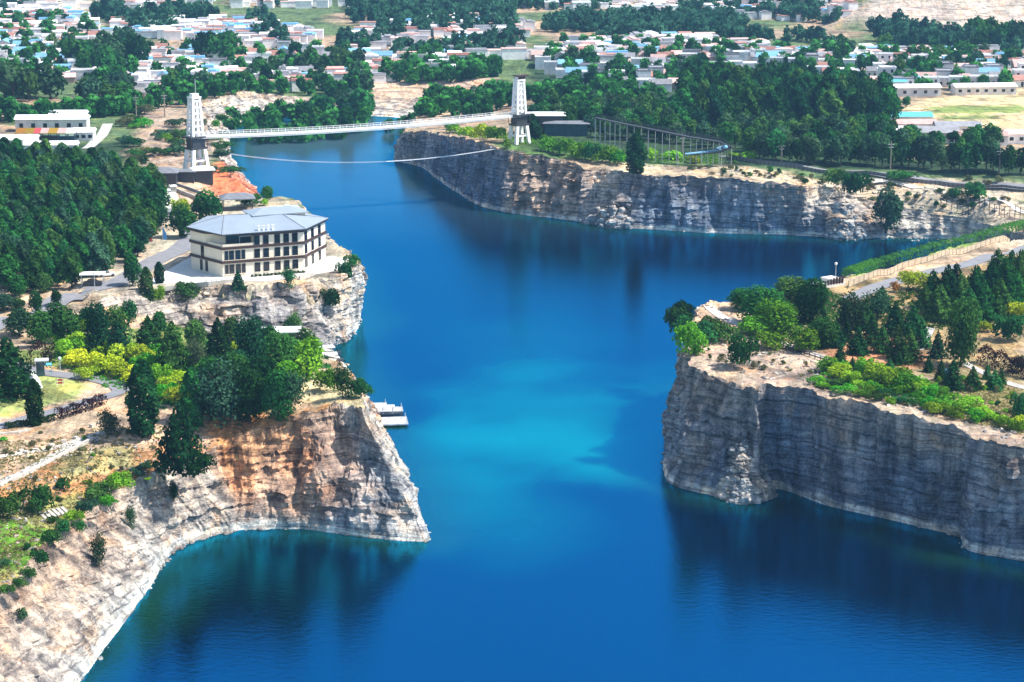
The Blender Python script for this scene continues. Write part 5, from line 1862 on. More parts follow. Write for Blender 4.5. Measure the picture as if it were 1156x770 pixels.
low_wall('low_wall', 'low grey wall along the cliff edge of the forecourt', [(168, 331), (200, 325), (235, 322), (262, 319)], .8, .35, 'concrete')
low_wall('low_wall', 'low stone wall at the right end of the building terrace', [(338, 316), (352, 312), (358, 307)], 1.0, .35, 'stone')
low_wall('stone_kerb', 'dressed stone kerb beside the gravel path on the left', [(-20, 556), (0, 549), (40, 531), (75, 512), (104, 497)], .5, .5, 'stone', 'kerb')
low_wall('stone_kerb', 'low stone edge under the dark green hedge on the left', [(-10, 492), (20, 489), (34, 486)], .35, .4, 'stone', 'kerb')
for k in range(14):
    u = 285 + k * 4.4
    plant('bush', 'olive', u, 313 - k * .35, 4, 5, 'small clipped plant in the bed in front of the building', 'shrub', 'shrub', 'plant bed in front of the building')


# ================================================================== BRIDGE
def beam4(m, w0, w1, z0, z1, t):
    for a, b in ((-1, -1), (1, -1), (1, 1), (-1, 1)):
        m.bar((a * w0 / 2, b * w0 / 2, z0), (a * w1 / 2, b * w1 / 2, z1), t)


def tower(name, label, x, y, z, s, rz, crown=False):
    T = thing(name, label, 'tower', (x, y, z), rz)
    T.scale = (.84, .84, 1)
    zp0, zp1, zt = 6.6 * s, 10.4 * s, 21.5 * s
    for a in (-1, 1):
        for b in (-1, 1):
            m = MB()
            m.bar((a * 3.4 * s, b * 2.6 * s, -1.5), (a * 2.3 * s, b * 1.8 * s, zp0), 1.25 * s)
            m.build('leg', M['white'], T)
            m = MB()
            m.bar((a * 2.05 * s, b * 1.5 * s, zp1), (a * 1.35 * s, b * 1.0 * s, zt), .95 * s)
            m.build('upper_leg', M['white'], T)
    m = MB()
    for b in (-1, 1):
        m.bar((-2.9 * s, b * 2.2 * s, 3.2 * s), (2.9 * s, b * 2.2 * s, 3.2 * s), .5 * s)
    for a in (-1, 1):
        m.bar((a * 2.9 * s, -2.2 * s, 3.2 * s), (a * 2.9 * s, 2.2 * s, 3.2 * s), .5 * s)
    m.build('lower_brace', M['white'], T)
    m = MB()
    m.box(0, 0, zp0, 6.6 * s, 5.0 * s, .5)
    m.box(0, 0, zp0 + .5, 5.2 * s, 4.0 * s, zp1 - zp0 - 1.0)
    m.box(0, 0, zp1 - .5, 7.6 * s, 5.6 * s, .5)
    pl = m.build('platform_room', M['dark'], T)
    m = MB()
    for a in (-1, 1):
        m.bar((a * 3.6 * s, -2.7 * s, zp0 + 1.5), (a * 3.6 * s, 2.7 * s, zp0 + 1.5), .12)
        for b in (-1, 0, 1):
            m.bar((a * 3.3 * s, b * 2.4 * s, zp0 + .3), (a * 3.6 * s, b * 2.6 * s, zp1 - .3), .16)
    m.build('railing', M['brown'], pl)
    n = 6
    for k in range(n):
        t = (k + .6) / n
        z1 = zp1 + (zt - zp1) * t
        w, d = (2.05 - .7 * t) * s, (1.5 - .5 * t) * s
        m = MB()
        for b in (-1, 1):
            m.bar((-w, b * d, z1), (w, b * d, z1), .62 * s, .5 * s)
        for a in (-1, 1):
            m.bar((a * w, -d, z1), (a * w, d, z1), .4 * s, .5 * s)
        m.build('crossbeam', M['white'], T)
    m = MB()
    m.box(0, 0, zt, 3.9 * s, 3.2 * s, .5)
    m.box(0, 0, zt + .5, 2.6 * s, 2.0 * s, .9)
    if crown:
        m.mi = 1
        m.box(0.8, 0, zt + 1.4, 5.4 * s, 3.6 * s, .35)
        m.box(0.4, 0, zt + .5, 3.2 * s, 2.8 * s, .9)
    m.build('cap', [M['white'], M['brown']], T)
    m = MB()
    m.tube([(.6, 0, zt + .5), (.6, 0, zt + (5.6 if not crown else 2.2))], .11, 6)
    m.build('mast', M['steel'], T)
    return T


LT = P(222, 193, 15.3)
RT = P(586, 158, 19)
bd = Vector((RT.x - LT.x, RT.y - LT.y))
BANG = math.atan2(bd.y, bd.x)
gL, gR = gz_at(LT.x, LT.y), gz_at(RT.x, RT.y)
tower('bridge_tower', 'tall white bridge tower with dark platform on the left bank', LT.x, LT.y, 15.3, 1.0, BANG + .35)
tower('bridge_tower', 'white bridge tower with brown crown on the right bank', RT.x, RT.y, 17.5, .93, BANG + .25, True)
BR = thing('footbridge', 'long pale footbridge hung between the two white towers', 'bridge', (LT.x, LT.y, 0), BANG)
ZL, ZR, LEN = 25.6, 27.0, bd.length


def dz(t):
    return ZL + (ZR - ZL) * t - 1.1 * 4 * t * (1 - t)


NS = 48
m = MB()
for k in range(NS):
    a, b = k / NS, (k + 1) / NS
    m.bar((a * LEN, 0, dz(a)), (b * LEN, 0, dz(b)), 3.0, .45)
dk = m.build('deck', M['white'], BR)
for sgn in (-1, 1):
    m = MB()
    for k in range(NS):
        a, b = k / NS, (k + 1) / NS
        for hh in (.6, 1.25):
            m.bar((a * LEN, sgn * 1.5, dz(a) + hh), (b * LEN, sgn * 1.5, dz(b) + hh), .09)
        m.bar((a * LEN, sgn * 1.5, dz(a) + .1), (a * LEN, sgn * 1.5, dz(a) + 1.25), .1)
    m.build('railing', M['white'], BR)
for sgn in (-1, 1):
    m = MB()
    m.tube([(k / NS * LEN, sgn * 1.75, dz(k / NS) - .45) for k in range(NS + 1)], .13, 6)
    m.build('deck_cable', M['steel'], BR)
# deck carries on to the right bank hall
low = [P(262, 187, 9), P(330, 187, 8.5), P(455, 180, 10.8), P(562, 168, 18)]
CBL = thing('rope_crossing', 'thin pale rope crossing strung low over the lake', 'cable', (0, 0, 0))
for sgn in (0, 1):
    m = MB()
    pts_ = []
    a0_, a1_ = Vector((-92, 690, 11.5)), Vector(P(562, 168, 18))
    for k in range(41):
        t = k / 40
        p = a0_.lerp(a1_, t)
        p.z -= 3.6 * 4 * t * (1 - t) + sgn * .0
        p.y += sgn * 1.4
        pts_.append(p)
    m.tube(pts_, .055, 5)
    m.build('rope', M['white'], CBL)
m = MB()
for k in range(24, 41):
    t = k / 40
    p = a0_.lerp(a1_, t)
    p.z -= 3.6 * 4 * t * (1 - t)
    if k > 24:
        m.bar(pr, p + Vector((0, .7, -.05)), .9, .06)
    pr = p + Vector((0, .7, -.05))
m.build('plank_walk', M['white'], CBL)


# ================================================================== SMALL BUILDINGS NEAR THE BRIDGE
def hall(name, label, p, sx, sy, h, rz, roofmat, wallmat='dark', cat='building', pitch=1.2, over=.7, open_=False):
    T = thing(name, label, cat, (p.x, p.y, p.z - .1), rz)
    m = MB()
    if open_:
        for a in (-1, 1):
            for b in (-1, 1):
                m = MB()
                m.box(a * (sx / 2 - .2), b * (sy / 2 - .2), -.6, .25, .25, h + .6)
                m.build('post', M[wallmat], T)
        m = MB()
        m.box(0, 0, -.3, sx, sy, .5)
        m.build('floor_deck', M['wood'], T)
    else:
        m.box(0, 0, -.8, sx, sy, h + .8)
        m.build('wall', M[wallmat], T)
    m = MB()
    X, Y = sx / 2 + over, sy / 2 + over
    m.add([(-X, -Y, h), (X, -Y, h), (X, Y, h), (-X, Y, h), (-X, -Y, h + .2), (X, -Y, h + .2), (X, Y, h + .2), (-X, Y, h + .2), (-X * .45, 0, h + .2 + pitch), (X * .45, 0, h + .2 + pitch)],
          [(3, 2, 1, 0), (0, 1, 5, 4), (1, 2, 6, 5), (2, 3, 7, 6), (3, 0, 4, 7), (4, 5, 9, 8), (5, 6, 9), (6, 7, 8, 9), (7, 4, 8)])
    m.build('roof', M[roofmat], T)
    return T


hall('entrance_hall', 'low dark entrance hall with grey roof left of the bridge tower', hit(182, 206), 9, 6, 3.2, .05, 'slate')
hall('ticket_pavilion', 'small dark pavilion with bright pale roof in front of the bridge tower', hit(229, 204), 5.5, 4.5, 3.4, .25, 'white', pitch=.9)
hall('low_pavilion', 'long low dark gallery linking the hall and the bridge tower', hit(206, 203), 7, 3.5, 2.6, 0, 'slate', pitch=.5)
hall('lakeside_pavilion', 'dark open pavilion with grey roof below the red earth bank', hit(268, 236), 8, 6, 3.2, .2, 'slate', 'dark', 'pavilion', open_=True)
hall('shore_pavilion', 'small open pavilion with white roof above the dock cove', hit(318, 388), 7, 4, 3.0, .1, 'white', 'dark', 'pavilion', .4, open_=True)
hall('station_hall', 'dark hall with pale roof right of the right bridge tower', hit(614, 150), 13, 8, 6.2, .0, 'white', 'dark', pitch=.7)
hall('station_hall', 'low blue-grey hall behind the right bridge tower', hit(640, 152), 14, 7, 4.0, -.1, 'slate', 'blueglass', pitch=.5)
hall('ramp_shed', 'little white kiosk on the pale ramp', hit(196, 218), 1.6, 1.6, 2.0, .2, 'white', 'concrete', 'kiosk', .3, .2)
low_wall('ramp_wall', 'dark stepped wall along the right side of the pale ramp', [(188, 212), (206, 220), (222, 226)], 1.2, .5, 'concrete')
low_wall('ramp_wall', 'second wall along the terrace steps beside the ramp', [(196, 209), (214, 215), (232, 222)], .9, .4, 'slate')


# ================================================================== DOCKS
def dock(label, p, sx, sy, rz, fl=.35):
    T = thing('floating_dock', label, 'dock', (p.x, p.y, 0), rz)
    m = MB()
    m.box(0, 0, fl, sx, sy, .22)
    d = m.build('deck', M['dockgrey'], T)
    n = max(2, int(sx / 2.2))
    for k in range(n):
        m = MB()
        m.box(-sx / 2 + sx * (k + .5) / n, 0, -.35, sx / n * .6, sy * .8, fl + .33)
        m.build('float', M['dark'], T)
    m = MB()
    for a in (-1, 1):
        for b in (-1, 1):
            m = MB()
            m.tube([(a * (sx / 2 - .25), b * (sy / 2 - .25), fl), (a * (sx / 2 - .25), b * (sy / 2 - .25), fl + 1.0)], .08, 6)
            m.build('bollard', M['steel'], T)
    return T


dock('broad front floating dock below the headland tip', P(440, 478), 7.0, 5.5, .12)
dock('middle floating dock behind the broad front one', P(438, 465), 6.0, 3.6, .1)
dock('short rear floating dock nearest the bushes', P(426, 460), 4.0, 3.2, .15)
dock('small floating dock far in the cove under the pavilion', P(366, 393), 4.0, 4.5, .0)


def boat(label, p, l, w, rz, roof='white'):
    T = thing('tour_boat', label, 'boat', (p.x, p.y, 0), rz)
    m = MB()
    sec = [(-.5, .72, .0), (-.25, 1, 0), (.15, 1, 0), (.38, .62, .08), (.5, .06, .2)]
    vs = []
    for x, k, z in sec:
        vs += [(x * l, -k * w / 2, .75 + z), (x * l, -k * w * .35, -.25 + z), (x * l, k * w * .35, -.25 + z), (x * l, k * w / 2, .75 + z)]
    fs = []
    for i in range(len(sec) - 1):
        for j in range(4):
            a, b = i * 4 + j, i * 4 + (j + 1) % 4
            fs.append((a, b, b + 4, a + 4))
    fs += [(3, 2, 1, 0), (16, 17, 18, 19)]
    m.add(vs, fs)
    m.build('hull', M['dark'], T)
    for a in (-.4, -.1, .2):
        for b in (-1, 1):
            m = MB()
            m.bar((a * l, b * w * .4, .7), (a * l, b * w * .4, 2.1), .1)
            m.build('roof_post', M['steel'], T)
    m = MB()
    m.box(-.1 * l, 0, 2.1, l * .72, w * .95, .14)
    m.build('canopy', M[roof], T)
    return T


boat('white-roofed boat moored in the cove beside the pavilion', P(369, 402), 6.5, 2.6, .3)
boat('second white-roofed boat moored further in the cove', P(373, 410), 6.0, 2.4, .2)
boat('dark boat with pale canopy between the front docks', P(436, 470.5), 6.5, 1.7, .1)


# ================================================================== STREET FURNITURE
def lamp(label, p, h, name='street_lamp'):
    T = thing(name, label, 'street lamp', p, 0)
    m = MB()
    m.tube([(0, 0, -.2), (0, 0, h)], [.09, .06], 6)
    m.build('pole', M['steel'], T)
    m = MB()
    m.tube([(0, 0, h - .05), (0, 0, h + .12), (0, 0, h + .4), (0, 0, h + .55)], [.12, .3, .3, .1], 8)
    m.build('lamp_head', M['white'], T)
    return T


lamp('white globe street lamp on the verge by the left wood', hit(42, 322), 3.4)
lamp('white globe street lamp beside the white canopy shelter', hit(107, 327), 3.6)
lamp('small white globe lamp among the lime shrubs behind the road bend', hit(68, 420), 2.4)
lamp('slim lamp post on the white lookout platform', hit(943, 321), 4.2)


def pole(label, p, h, arms=True):
    T = thing('power_pole', label, 'power pole', p, rnd.uniform(-.3, .3))
    m = MB()
    m.tube([(0, 0, -.3), (0, 0, h)], [.24, .16], 6)
    m.build('shaft', M['palebark'], T)
    if arms:
        m = MB()
        m.box(0, 0, h - .9, 2.2, .16, .16)
        m.box(0, 0, h - 1.8, 1.6, .16, .16)
        m.build('crossarm', M['steel'], T)
    return T


for u, v, hp, lab in [(1005, 192, 32, 'power pole standing before the tree row near the pale shed roofs'), (1128, 196, 28, 'power pole before the tree row near the right edge'), (882, 184, 22, 'power pole in front of the tall right stand'), (1076, 180, 22, 'grey power pole between the trees and the long sheds'),
                      (770, 172, 22, 'power pole above the elevated walkway'), (154, 134, 26, 'power pole left of the bridge tower behind the trees'), (186, 132, 26, 'power pole nearest to the left bridge tower'), (84, 128, 20, 'power pole behind the market sheds'), (120, 130, 16, 'short power pole right of the market sheds'),
                      (241, 44, 22, 'tall thin pole far behind the left tower'), (535, 122, 26, 'thin pale pole left of the right bridge tower'), (548, 126, 18, 'shorter pale pole beside the right bridge tower')]:
    p = hit(u, v)
    pole(lab, p, hp * p.y / FPX * 1.02)
# tent, kiosk, barrier, banner on the left
p = hit(38, 437)
T = thing('tent', 'small white pyramid tent on the lawn beside the road', 'tent', p, .3)
m = MB()
m.add([(-1.6, -1.5, 0), (1.6, -1.5, 0), (1.6, 1.5, 0), (-1.6, 1.5, 0), (-1.2, -1.1, 1.2), (1.2, -1.1, 1.2), (1.2, 1.1, 1.2), (-1.2, 1.1, 1.2), (0, 0, 3.2)],
      [(3, 2, 1, 0), (0, 1, 5, 4), (1, 2, 6, 5), (2, 3, 7, 6), (3, 0, 4, 7), (4, 5, 8), (5, 6, 8), (6, 7, 8), (7, 4, 8)])
m.build('canvas', M['white'], T)
m = MB()
m.tube([(0, 0, 3.1), (0, 0, 3.7)], .05, 5)
m.build('pole', M['steel'], T)
p = hit(46, 424)
T = thing('gate_booth', 'narrow blue-grey booth with flat roof beside the tent', 'booth', p, .2)
m = MB()
m.box(0, 0, -.1, 1.5, 1.5, 3.0)
m.build('wall', M['blueglass'], T)
m = MB()
m.box(.3, 0, 2.9, 2.6, 2.2, .2)
m.build('roof', M['steel'], T)
m = MB()
m.box(1.3, .2, 2.0, 1.6, 1.8, .12)
m.bar((2.0, -.6, -.1), (2.0, -.6, 2.0), .1)
m.build('awning', M['cyan'], T)
p = hit(68, 435)
T = thing('road_barrier', 'red and white barrier board standing on the road bend', 'barrier', p, .2)
m = MB()
for a in (-.5, .5):
    m.bar((a, 0, -.05), (a, 0, 1.3), .1)
    m.bar((a, -.35, 0), (a, .35, 0), .08)
m.build('frame', M['white'], T)
for z in (.3, .85):
    m = MB()
    m.box(0, 0, z, 1.25, .08, .35)
    m.build('board', M['red'], T)
p = hit(184, 276)
T = thing('banner', 'tall blue pointed banner flag beside the road under the trees', 'flag', p, .1)
m = MB()
m.tube([(0, 0, -.1), (0, 0, 4.6)], .05, 5)
m.build('pole', M['steel'], T)
m = MB()
m.add([(.05, -.03, 1.2), (1.0, -.03, 1.3), (.9, -.03, 2.8), (.05, -.03, 4.5), (.05, .03, 1.2), (1.0, .03, 1.3), (.9, .03, 2.8), (.05, .03, 4.5)], [(0, 1, 2, 3), (7, 6, 5, 4), (0, 4, 5, 1), (1, 5, 6, 2), (2, 6, 7, 3), (3, 7, 4, 0)])
m.build('cloth', M['blue'], T)
p = hit(168, 276)
T = thing('notice_board', 'small red notice board on posts beside the road', 'sign', p, .2)
m = MB()
for a in (-.7, .7):
    m.bar((a, 0, -.1), (a, 0, 2.3), .1)
m.build('post', M['steel'], T)
m = MB()
m.box(0, -.08, .9, 1.7, .08, 1.2)
m.build('panel', M['red'], T)
p = hit(105, 322)
T = thing('canopy_shelter', 'white flat canopy shelter beside the road below the wood', 'shelter', p, .1)
m = MB()
for a in (-1, 1):
    for b in (-1, 1):
        m.bar((a * 2.4, b * 1.3, -.2), (a * 2.4, b * 1.3, 2.6), .14)
m.build('post', M['steel'], T)
m = MB()
m.box(0, 0, 2.6, 5.6, 3.4, .22)
m.build('roof', M['white'], T)


def car(label, p, rz, mat):
    T = thing('parked_car', label, 'car', p, rz)
    m = MB()
    prof = [(-2.1, .35), (-2.1, .85), (-1.5, .95), (-1.0, 1.42), (.6, 1.45), (1.15, .98), (2.0, .85), (2.1, .35)]
    vs = [(x, y * (0.86 if z > 1.2 else 1), z) for y in (-.85, .85) for x, z in prof]
    n = len(prof)
    m.add(vs, [tuple(range(n)), tuple(range(2 * n - 1, n - 1, -1))] + [(i, n + i, n + (i + 1) % n, (i + 1) % n) for i in range(n)])
    m.build('body', M[mat], T)
    m = MB()
    m.box(-.25, 0, 1.0, 1.7, 1.72, .32)
    m.build('window', M['glass'], T)
    for a in (-1.3, 1.35):
        for b in (-1, 1):
            m = MB()
            m.tube([(a, b * .72, .34), (a, b * .9, .34)], .34, 12)
            m.build('wheel', M['dark'], T)
    return T


car('dark car parked under the white canopy shelter', hit(105, 323) + Vector((0, 0, .1)), .1, 'dark')
car('white car parked by the trees above the road', hit(120, 312), .4, 'white')
# striped steps and stone blocks
p = hit(54, 581)
T = thing('plank_steps', 'flight of pale wooden steps set in the terrace above the lawn', 'steps', p, .5)
for k in range(6):
    m = MB()
    m.box(-.9 + k * .75, .15 * k - .3, -.12 + .02 * k, .5, 3.4, .28)
    m.build('step', M['stone'], T)
for k, (u, v) in enumerate([(104, 482), (86, 495), (72, 499), (30, 512), (24, 510), (112, 478), (58, 503), (40, 508)]):
    m = MB()
    m.box(0, 0, -.1, rnd.uniform(.7, 1.2), rnd.uniform(.5, .7), rnd.uniform(.35, .6))
    o = m.build('stone_block', M['stone'])
    p = hit(u, v)
    o.location, o.rotation_euler = p, (0, .05, rnd.uniform(0, 3))
    tag(o, 'pale stone block lying on the dry upper terrace', 'stone', 'stone blocks on the upper terrace')


# ================================================================== ROCK RUBBLE
def boulder_mesh(seed):
    rs = np.random.RandomState(seed)
    bm = bmesh.new()
    bmesh.ops.create_icosphere(bm, subdivisions=2, radius=1)
    vs = np.array([v.co for v in bm.verts])
    d = fbm(vs * 1.1 + seed * 3.3, 3) * .35
    for v, k in zip(bm.verts, d):
        v.co *= 1 + k
        v.co.z *= .8
    me = bpy.data.meshes.new('boulder')
    bm.to_mesh(me)
    bm.free()
    a = me.color_attributes.new('Col', 'FLOAT_COLOR', 'POINT')
    c = np.ones((len(me.vertices), 4), np.float32)
    c[:, :3] = (.52, .49, .45)
    a.data.foreach_set('color', c.ravel())
    me.materials.append(M_ROCK)
    return me


BM = [boulder_mesh(k) for k in range(5)]


def rubble(name, label, apex, foot_l, foot_r, front, n, seed, smax=1.3, bulge=1.0):
    """fan of fallen blocks heaped against a face (one uncountable heap)"""
    rs = np.random.RandomState(seed)
    V, F, o = [], [], 0
    a, l, r, f = [np.array(q) for q in (apex, foot_l, foot_r, front)]
    for k in range(n):
        t = 1 - rs.rand() ** .5
        if rs.rand() < .5:
            t *= .35
        s = rs.rand()
        base = l * (1 - s) + r * s
        base = base + (f - (l + r) / 2) * math.sin(s * math.pi)
        p = base * (1 - t) + a * t + rs.normal(size=3) * .35
        me = BM[rs.randint(5)]
        co = np.array([v.co for v in me.vertices])
        sc = rs.uniform(.3, 1) ** 1.6 * smax
        ang = rs.uniform(0, 6.28)
        c_, s_ = math.cos(ang), math.sin(ang)
        q = co * sc * rs.uniform(.7, 1.3, 3)
        q = np.stack([q[:, 0] * c_ - q[:, 1] * s_, q[:, 0] * s_ + q[:, 1] * c_, q[:, 2]], 1) + p
        V.append(q)
        F.append(np.array([list(pp.vertices) for pp in me.polygons]) + o)
        o += len(q)
    V, F = np.concatenate(V), np.concatenate(F)
    c = np.ones((len(V), 3)) * (.4, .38, .35)
    return tag(link(name, mesh_np(name, V, F, [M_ROCK], c)), label, 'rubble', kind='stuff')


rubble('rubble', 'pale heap of fallen rock against the right headland cliff', P(838, 488, 11.5) + Vector((0, 1.2, 0)), P(797, 556, -.3) + Vector((0, 1.0, 0)), P(874, 561, -.3) + Vector((0, .3, 0)), P(838, 571, -.5), 1300, 3, .85)
rubble('rubble', 'pale blocks fallen below the building terrace', P(352, 352, 8), P(310, 392, 1.5), P(398, 378, 0), P(365, 396, 0), 160, 4, 1.1)
rubble('rubble', 'fallen rock on the shelf of the far cliff', P(690, 225, 8), P(655, 251, 0), P(720, 257, 0), P(690, 258, 0), 120, 5, 1.3)
rubble('rubble', 'pale scree at the end of the far cliff', P(948, 222, 12), P(930, 267, 0), P(985, 269, 0), P(955, 271, 0), 200, 6, 1.2)

# ================================================================== ELEVATED WALKWAY ON THE FAR CLIFF
W = thing('elevated_walkway', 'dark elevated walkway on posts descending above the far cliff', 'walkway', (0, 0, 0))
wp = []
for u, v, z in [(672, 133, 24.5), (700, 139, 24.0), (740, 147, 23.0), (780, 155, 21.5), (812, 160, 20.5), (826, 166, 19.5), (812, 172, 18), (780, 175, 17)]:
    g_ = hit(u, {672: 178, 700: 180, 740: 183, 780: 186, 812: 188, 826: 188}.get(u, 186))
    f_ = CAM_H - z
    # stand it over the ledge: same plan distance as the ledge point below it
    d_ = ray(u, v)
    t_ = g_.y / d_.y
    wp.append(Vector((d_.x * t_, g_.y, CAM_H + d_.z * t_)))
m = MB()
for a, b in zip(wp[:-1], wp[1:]):
    m.bar(a, b, 1.8, .3)
m.build('deck', M['dark'], W)
m = MB()
for a, b in zip(wp[:-1], wp[1:]):
    for hh in (.6, 1.2):
        m.bar(a + Vector((0, -1.1, hh)), b + Vector((0, -1.1, hh)), .1)
        m.bar(a + Vector((0, 1.1, hh)), b + Vector((0, 1.1, hh)), .1)
m.build('railing', M['dark'], W)
for a, b in zip(wp[:-2], wp[1:-1]):
    for k in (0, .2, .4, .6, .8):
        p = a.lerp(b, k)
        m = MB()
        m.bar((p.x, p.y, gz_at(p.x, p.y) - .3), (p.x, p.y, p.z), .2)
        m.build('post', M['steel'], W)
m = MB()
SLD = thing('slide_chute', 'pale blue curved chute at the lower end of the walkway', 'slide', (0, 0, 0))
c0 = wp[5]
m.tube([c0 + Vector((1.5 * math.cos(a) - 3, 2.2 * math.sin(a), -a * .35)) for a in np.linspace(-1.2, 2.6, 12)], .5, 8)
m.tube([c0 + Vector((-2.5, 1.5, -1)), c0 + Vector((-9, 0, -1.6)), c0 + Vector((-14, -1, -2.0))], .3, 8)
m.build('chute', M['rblue'], SLD)
m = MB()
for dx in (-3, -9, -16):
    m.bar((c0.x + dx, c0.y, gz_at(c0.x + dx, c0.y) - .2), (c0.x + dx, c0.y, c0.z - 1.6), .2)
m.build('post', M['steel'], SLD)


# ================================================================== FENCES
def rail_fence(name, label, pts, h, n, mat, rails=(.5, .95), post=.16, panel=None, cat='fence'):
    Wp = [hit(*p) for p in pts]
    T = thing(name, label, cat, Wp[0])
    o = Wp[0]
    ln = [0]
    for a, b in zip(Wp[:-1], Wp[1:]):
        ln.append(ln[-1] + (b - a).length)

    def at(s):
        for i in range(len(Wp) - 1):
            if s <= ln[i + 1] or i == len(Wp) - 2:
                return Wp[i].lerp(Wp[i + 1], (s - ln[i]) / (ln[i + 1] - ln[i]))
    P_ = []
    for k in range(n + 1):
        p = at(ln[-1] * k / n)
        p = Vector((p.x, p.y, gz_at(p.x, p.y))) - o
        P_.append(p)
        m = MB()
        m.bar(p - Vector((0, 0, .3)), p + Vector((0, 0, h)), post)
        m.build('post', M[mat], T)
    m = MB()
    for a, b in zip(P_[:-1], P_[1:]):
        for r in rails:
            m.bar(a + Vector((0, 0, h * r)), b + Vector((0, 0, h * r)), .09)
    m.build('rail', M[mat], T)
    if panel:
        m = MB()
        for a, b in zip(P_[:-1], P_[1:]):
            m.bar(a + Vector((0, .05, h * .5)), b + Vector((0, .05, h * .5)), .05, h * .8)
        m.build('panel', M[panel], T)
    return T


rail_fence('railing', 'long tan post railing beside the grey lane on the right headland', [(958, 325), (985, 314), (1015, 304), (1055, 294), (1095, 284), (1130, 273), (1160, 264)], 1.5, 46, 'fence', panel='fence')
rail_fence('railing', 'row of dark posts along the lake rim at the right', [(1062, 280), (1090, 272), (1120, 262), (1158, 250)], 1.1, 16, 'brown')
rail_fence('road_railing', 'dark guard rail along the road behind the far cliff', [(824, 180), (860, 186), (900, 191), (960, 198), (1010, 204), (1060, 209), (1156, 216)], 1.3, 70, 'dark', panel='slate')
rail_fence('net_fence', 'dark net fence terrace at the right edge below the bare slope', [(1062, 232), (1100, 238), (1156, 247), (1200, 252)], 3.2, 22, 'dark', rails=(.3, .6, .97))
rail_fence('net_fence', 'lower dark net fence beside the pocket of the lake', [(1030, 240), (1070, 248), (1110, 256), (1156, 262)], 2.0, 20, 'dark', rails=(.4, .95))
rail_fence('railing', 'dark rail along the stone path on the right headland', [(850, 370), (868, 384), (890, 394), (915, 403), (933, 409)], .9, 16, 'brown')
rail_fence('railing', 'low pale railing along the edge of the forecourt', [(172, 330), (200, 324.5), (235, 321.5), (256, 319)], 1.0, 14, 'steel')

# white lookout with dark railing posts
p = hit(934, 322)
T = thing('lookout_platform', 'white lookout platform with dark posts on the rim of the right headland', 'platform', p, .6)
m = MB()
m.box(0, 0, -.6, 6.5, 4.2, 1.2)
m.build('slab', M['paving'], T)
m = MB()
m.box(1.2, 0, .6, 3.0, 3.6, .9)
m.build('upper_slab', M['paving'], T)
for k in range(7):
    m = MB()
    m.box(-2.4 + k * .8, -2.0, .6, .35, .35, .9 + .12 * k)
    m.build('post', M['brown'], T)
p = hit(1068, 430)
T = thing('information_board', 'small blue and white board among the conifers on the right headland', 'sign', p, .1)
m = MB()
m.bar((-.5, 0, -.1), (-.5, 0, 2.2), .1)
m.bar((.5, 0, -.1), (.5, 0, 2.2), .1)
m.build('post', M['steel'], T)
m = MB()
m.box(0, -.08, .5, 1.3, .08, 1.7)
m.build('panel', M['rblue'], T)

# ================================================================== VILLAGES
def house_proto(kind, detail):
    rs = random.Random(kind * 7 + detail)
    sx, sy, h = [(9, 6, 3.3), (11, 6.5, 3.4), (8, 7, 5.6), (12, 7, 3.6), (9, 6, 3.2), (14, 7, 3.8), (10, 8, 6.0)][kind]
    wall, roof, flat = [('hwall', 'rtile', 0), ('hwall', 'rgrey', 0), ('hwall', 'rwhite', 1), ('hwall', 'rblue', 0), ('hbrick', 'rpink', 0), ('hwall', 'rwhite', 1), ('hwall', 'rgrey', 1)][kind]
    root = bpy.data.objects.new('village_house', None)
    parts = []
    m = MB()
    if flat:
        m.box(0, 0, -1, sx, sy, h + 1)
    else:
        g = 1.5
        X, Y = sx / 2, sy / 2
        m.add([(-X, -Y, -1), (X, -Y, -1), (X, Y, -1), (-X, Y, -1), (-X, -Y, h), (X, -Y, h), (X, Y, h), (-X, Y, h), (-X, 0, h + g), (X, 0, h + g)],
              [(0, 1, 5, 4), (2, 3, 7, 6), (1, 2, 6, 9, 5), (3, 0, 4, 8, 7)])
    parts.append(('wall', m.mesh('wall', M[wall])))
    m = MB()
    if flat:
        m.box(0, 0, h, sx + .3, sy + .3, .25)
        for a in (-1, 1):
            m.box(0, a * sy / 2, h + .25, sx + .3, .25, .45)
            m.box(a * sx / 2, 0, h + .25, .25, sy - .26, .45)
    else:
        X, Y, e = sx / 2 + .3, sy / 2 + .5, h - .35
        for t_ in (0,):
            m.add([(-X, -Y, e), (X, -Y, e), (X, 0, h + 1.62), (-X, 0, h + 1.62), (X, Y, e), (-X, Y, e), (-X, -Y, e + .2), (X, -Y, e + .2), (X, 0, h + 1.85), (-X, 0, h + 1.85), (X, Y, e + .2), (-X, Y, e + .2)],
                  [(6, 7, 8, 9), (9, 8, 10, 11), (0, 3, 2, 1), (3, 5, 4, 2), (0, 1, 7, 6), (4, 5, 11, 10), (1, 2, 8, 7), (2, 4, 10, 8), (3, 0, 6, 9), (5, 3, 9, 11)])
    parts.append(('roof', m.mesh('roof', M[roof])))
    if detail:
        nw = max(2, int(sx / 3.2))
        for fl in range(2 if h > 5 else 1):
            for k in range(nw):
                m = MB()
                m.box(-sx / 2 + sx * (k + .5) / nw, -sy / 2 - .02, 1.0 + fl * 2.8, 1.3, .1, 1.3)
                parts.append(('window', m.mesh('window', M['glass'])))
        m = MB()
        m.box(sx * .5 / nw + .1, -sy / 2 - .03, 0, 1.0, .1, 2.1)
        parts.append(('door', m.mesh('door', M['brown'])))
        m = MB()
        m.box(sx / 2 + .03, 0, .9, .1, 1.2, 1.3)
        parts.append(('window', m.mesh('window', M['glass'])))
    return parts


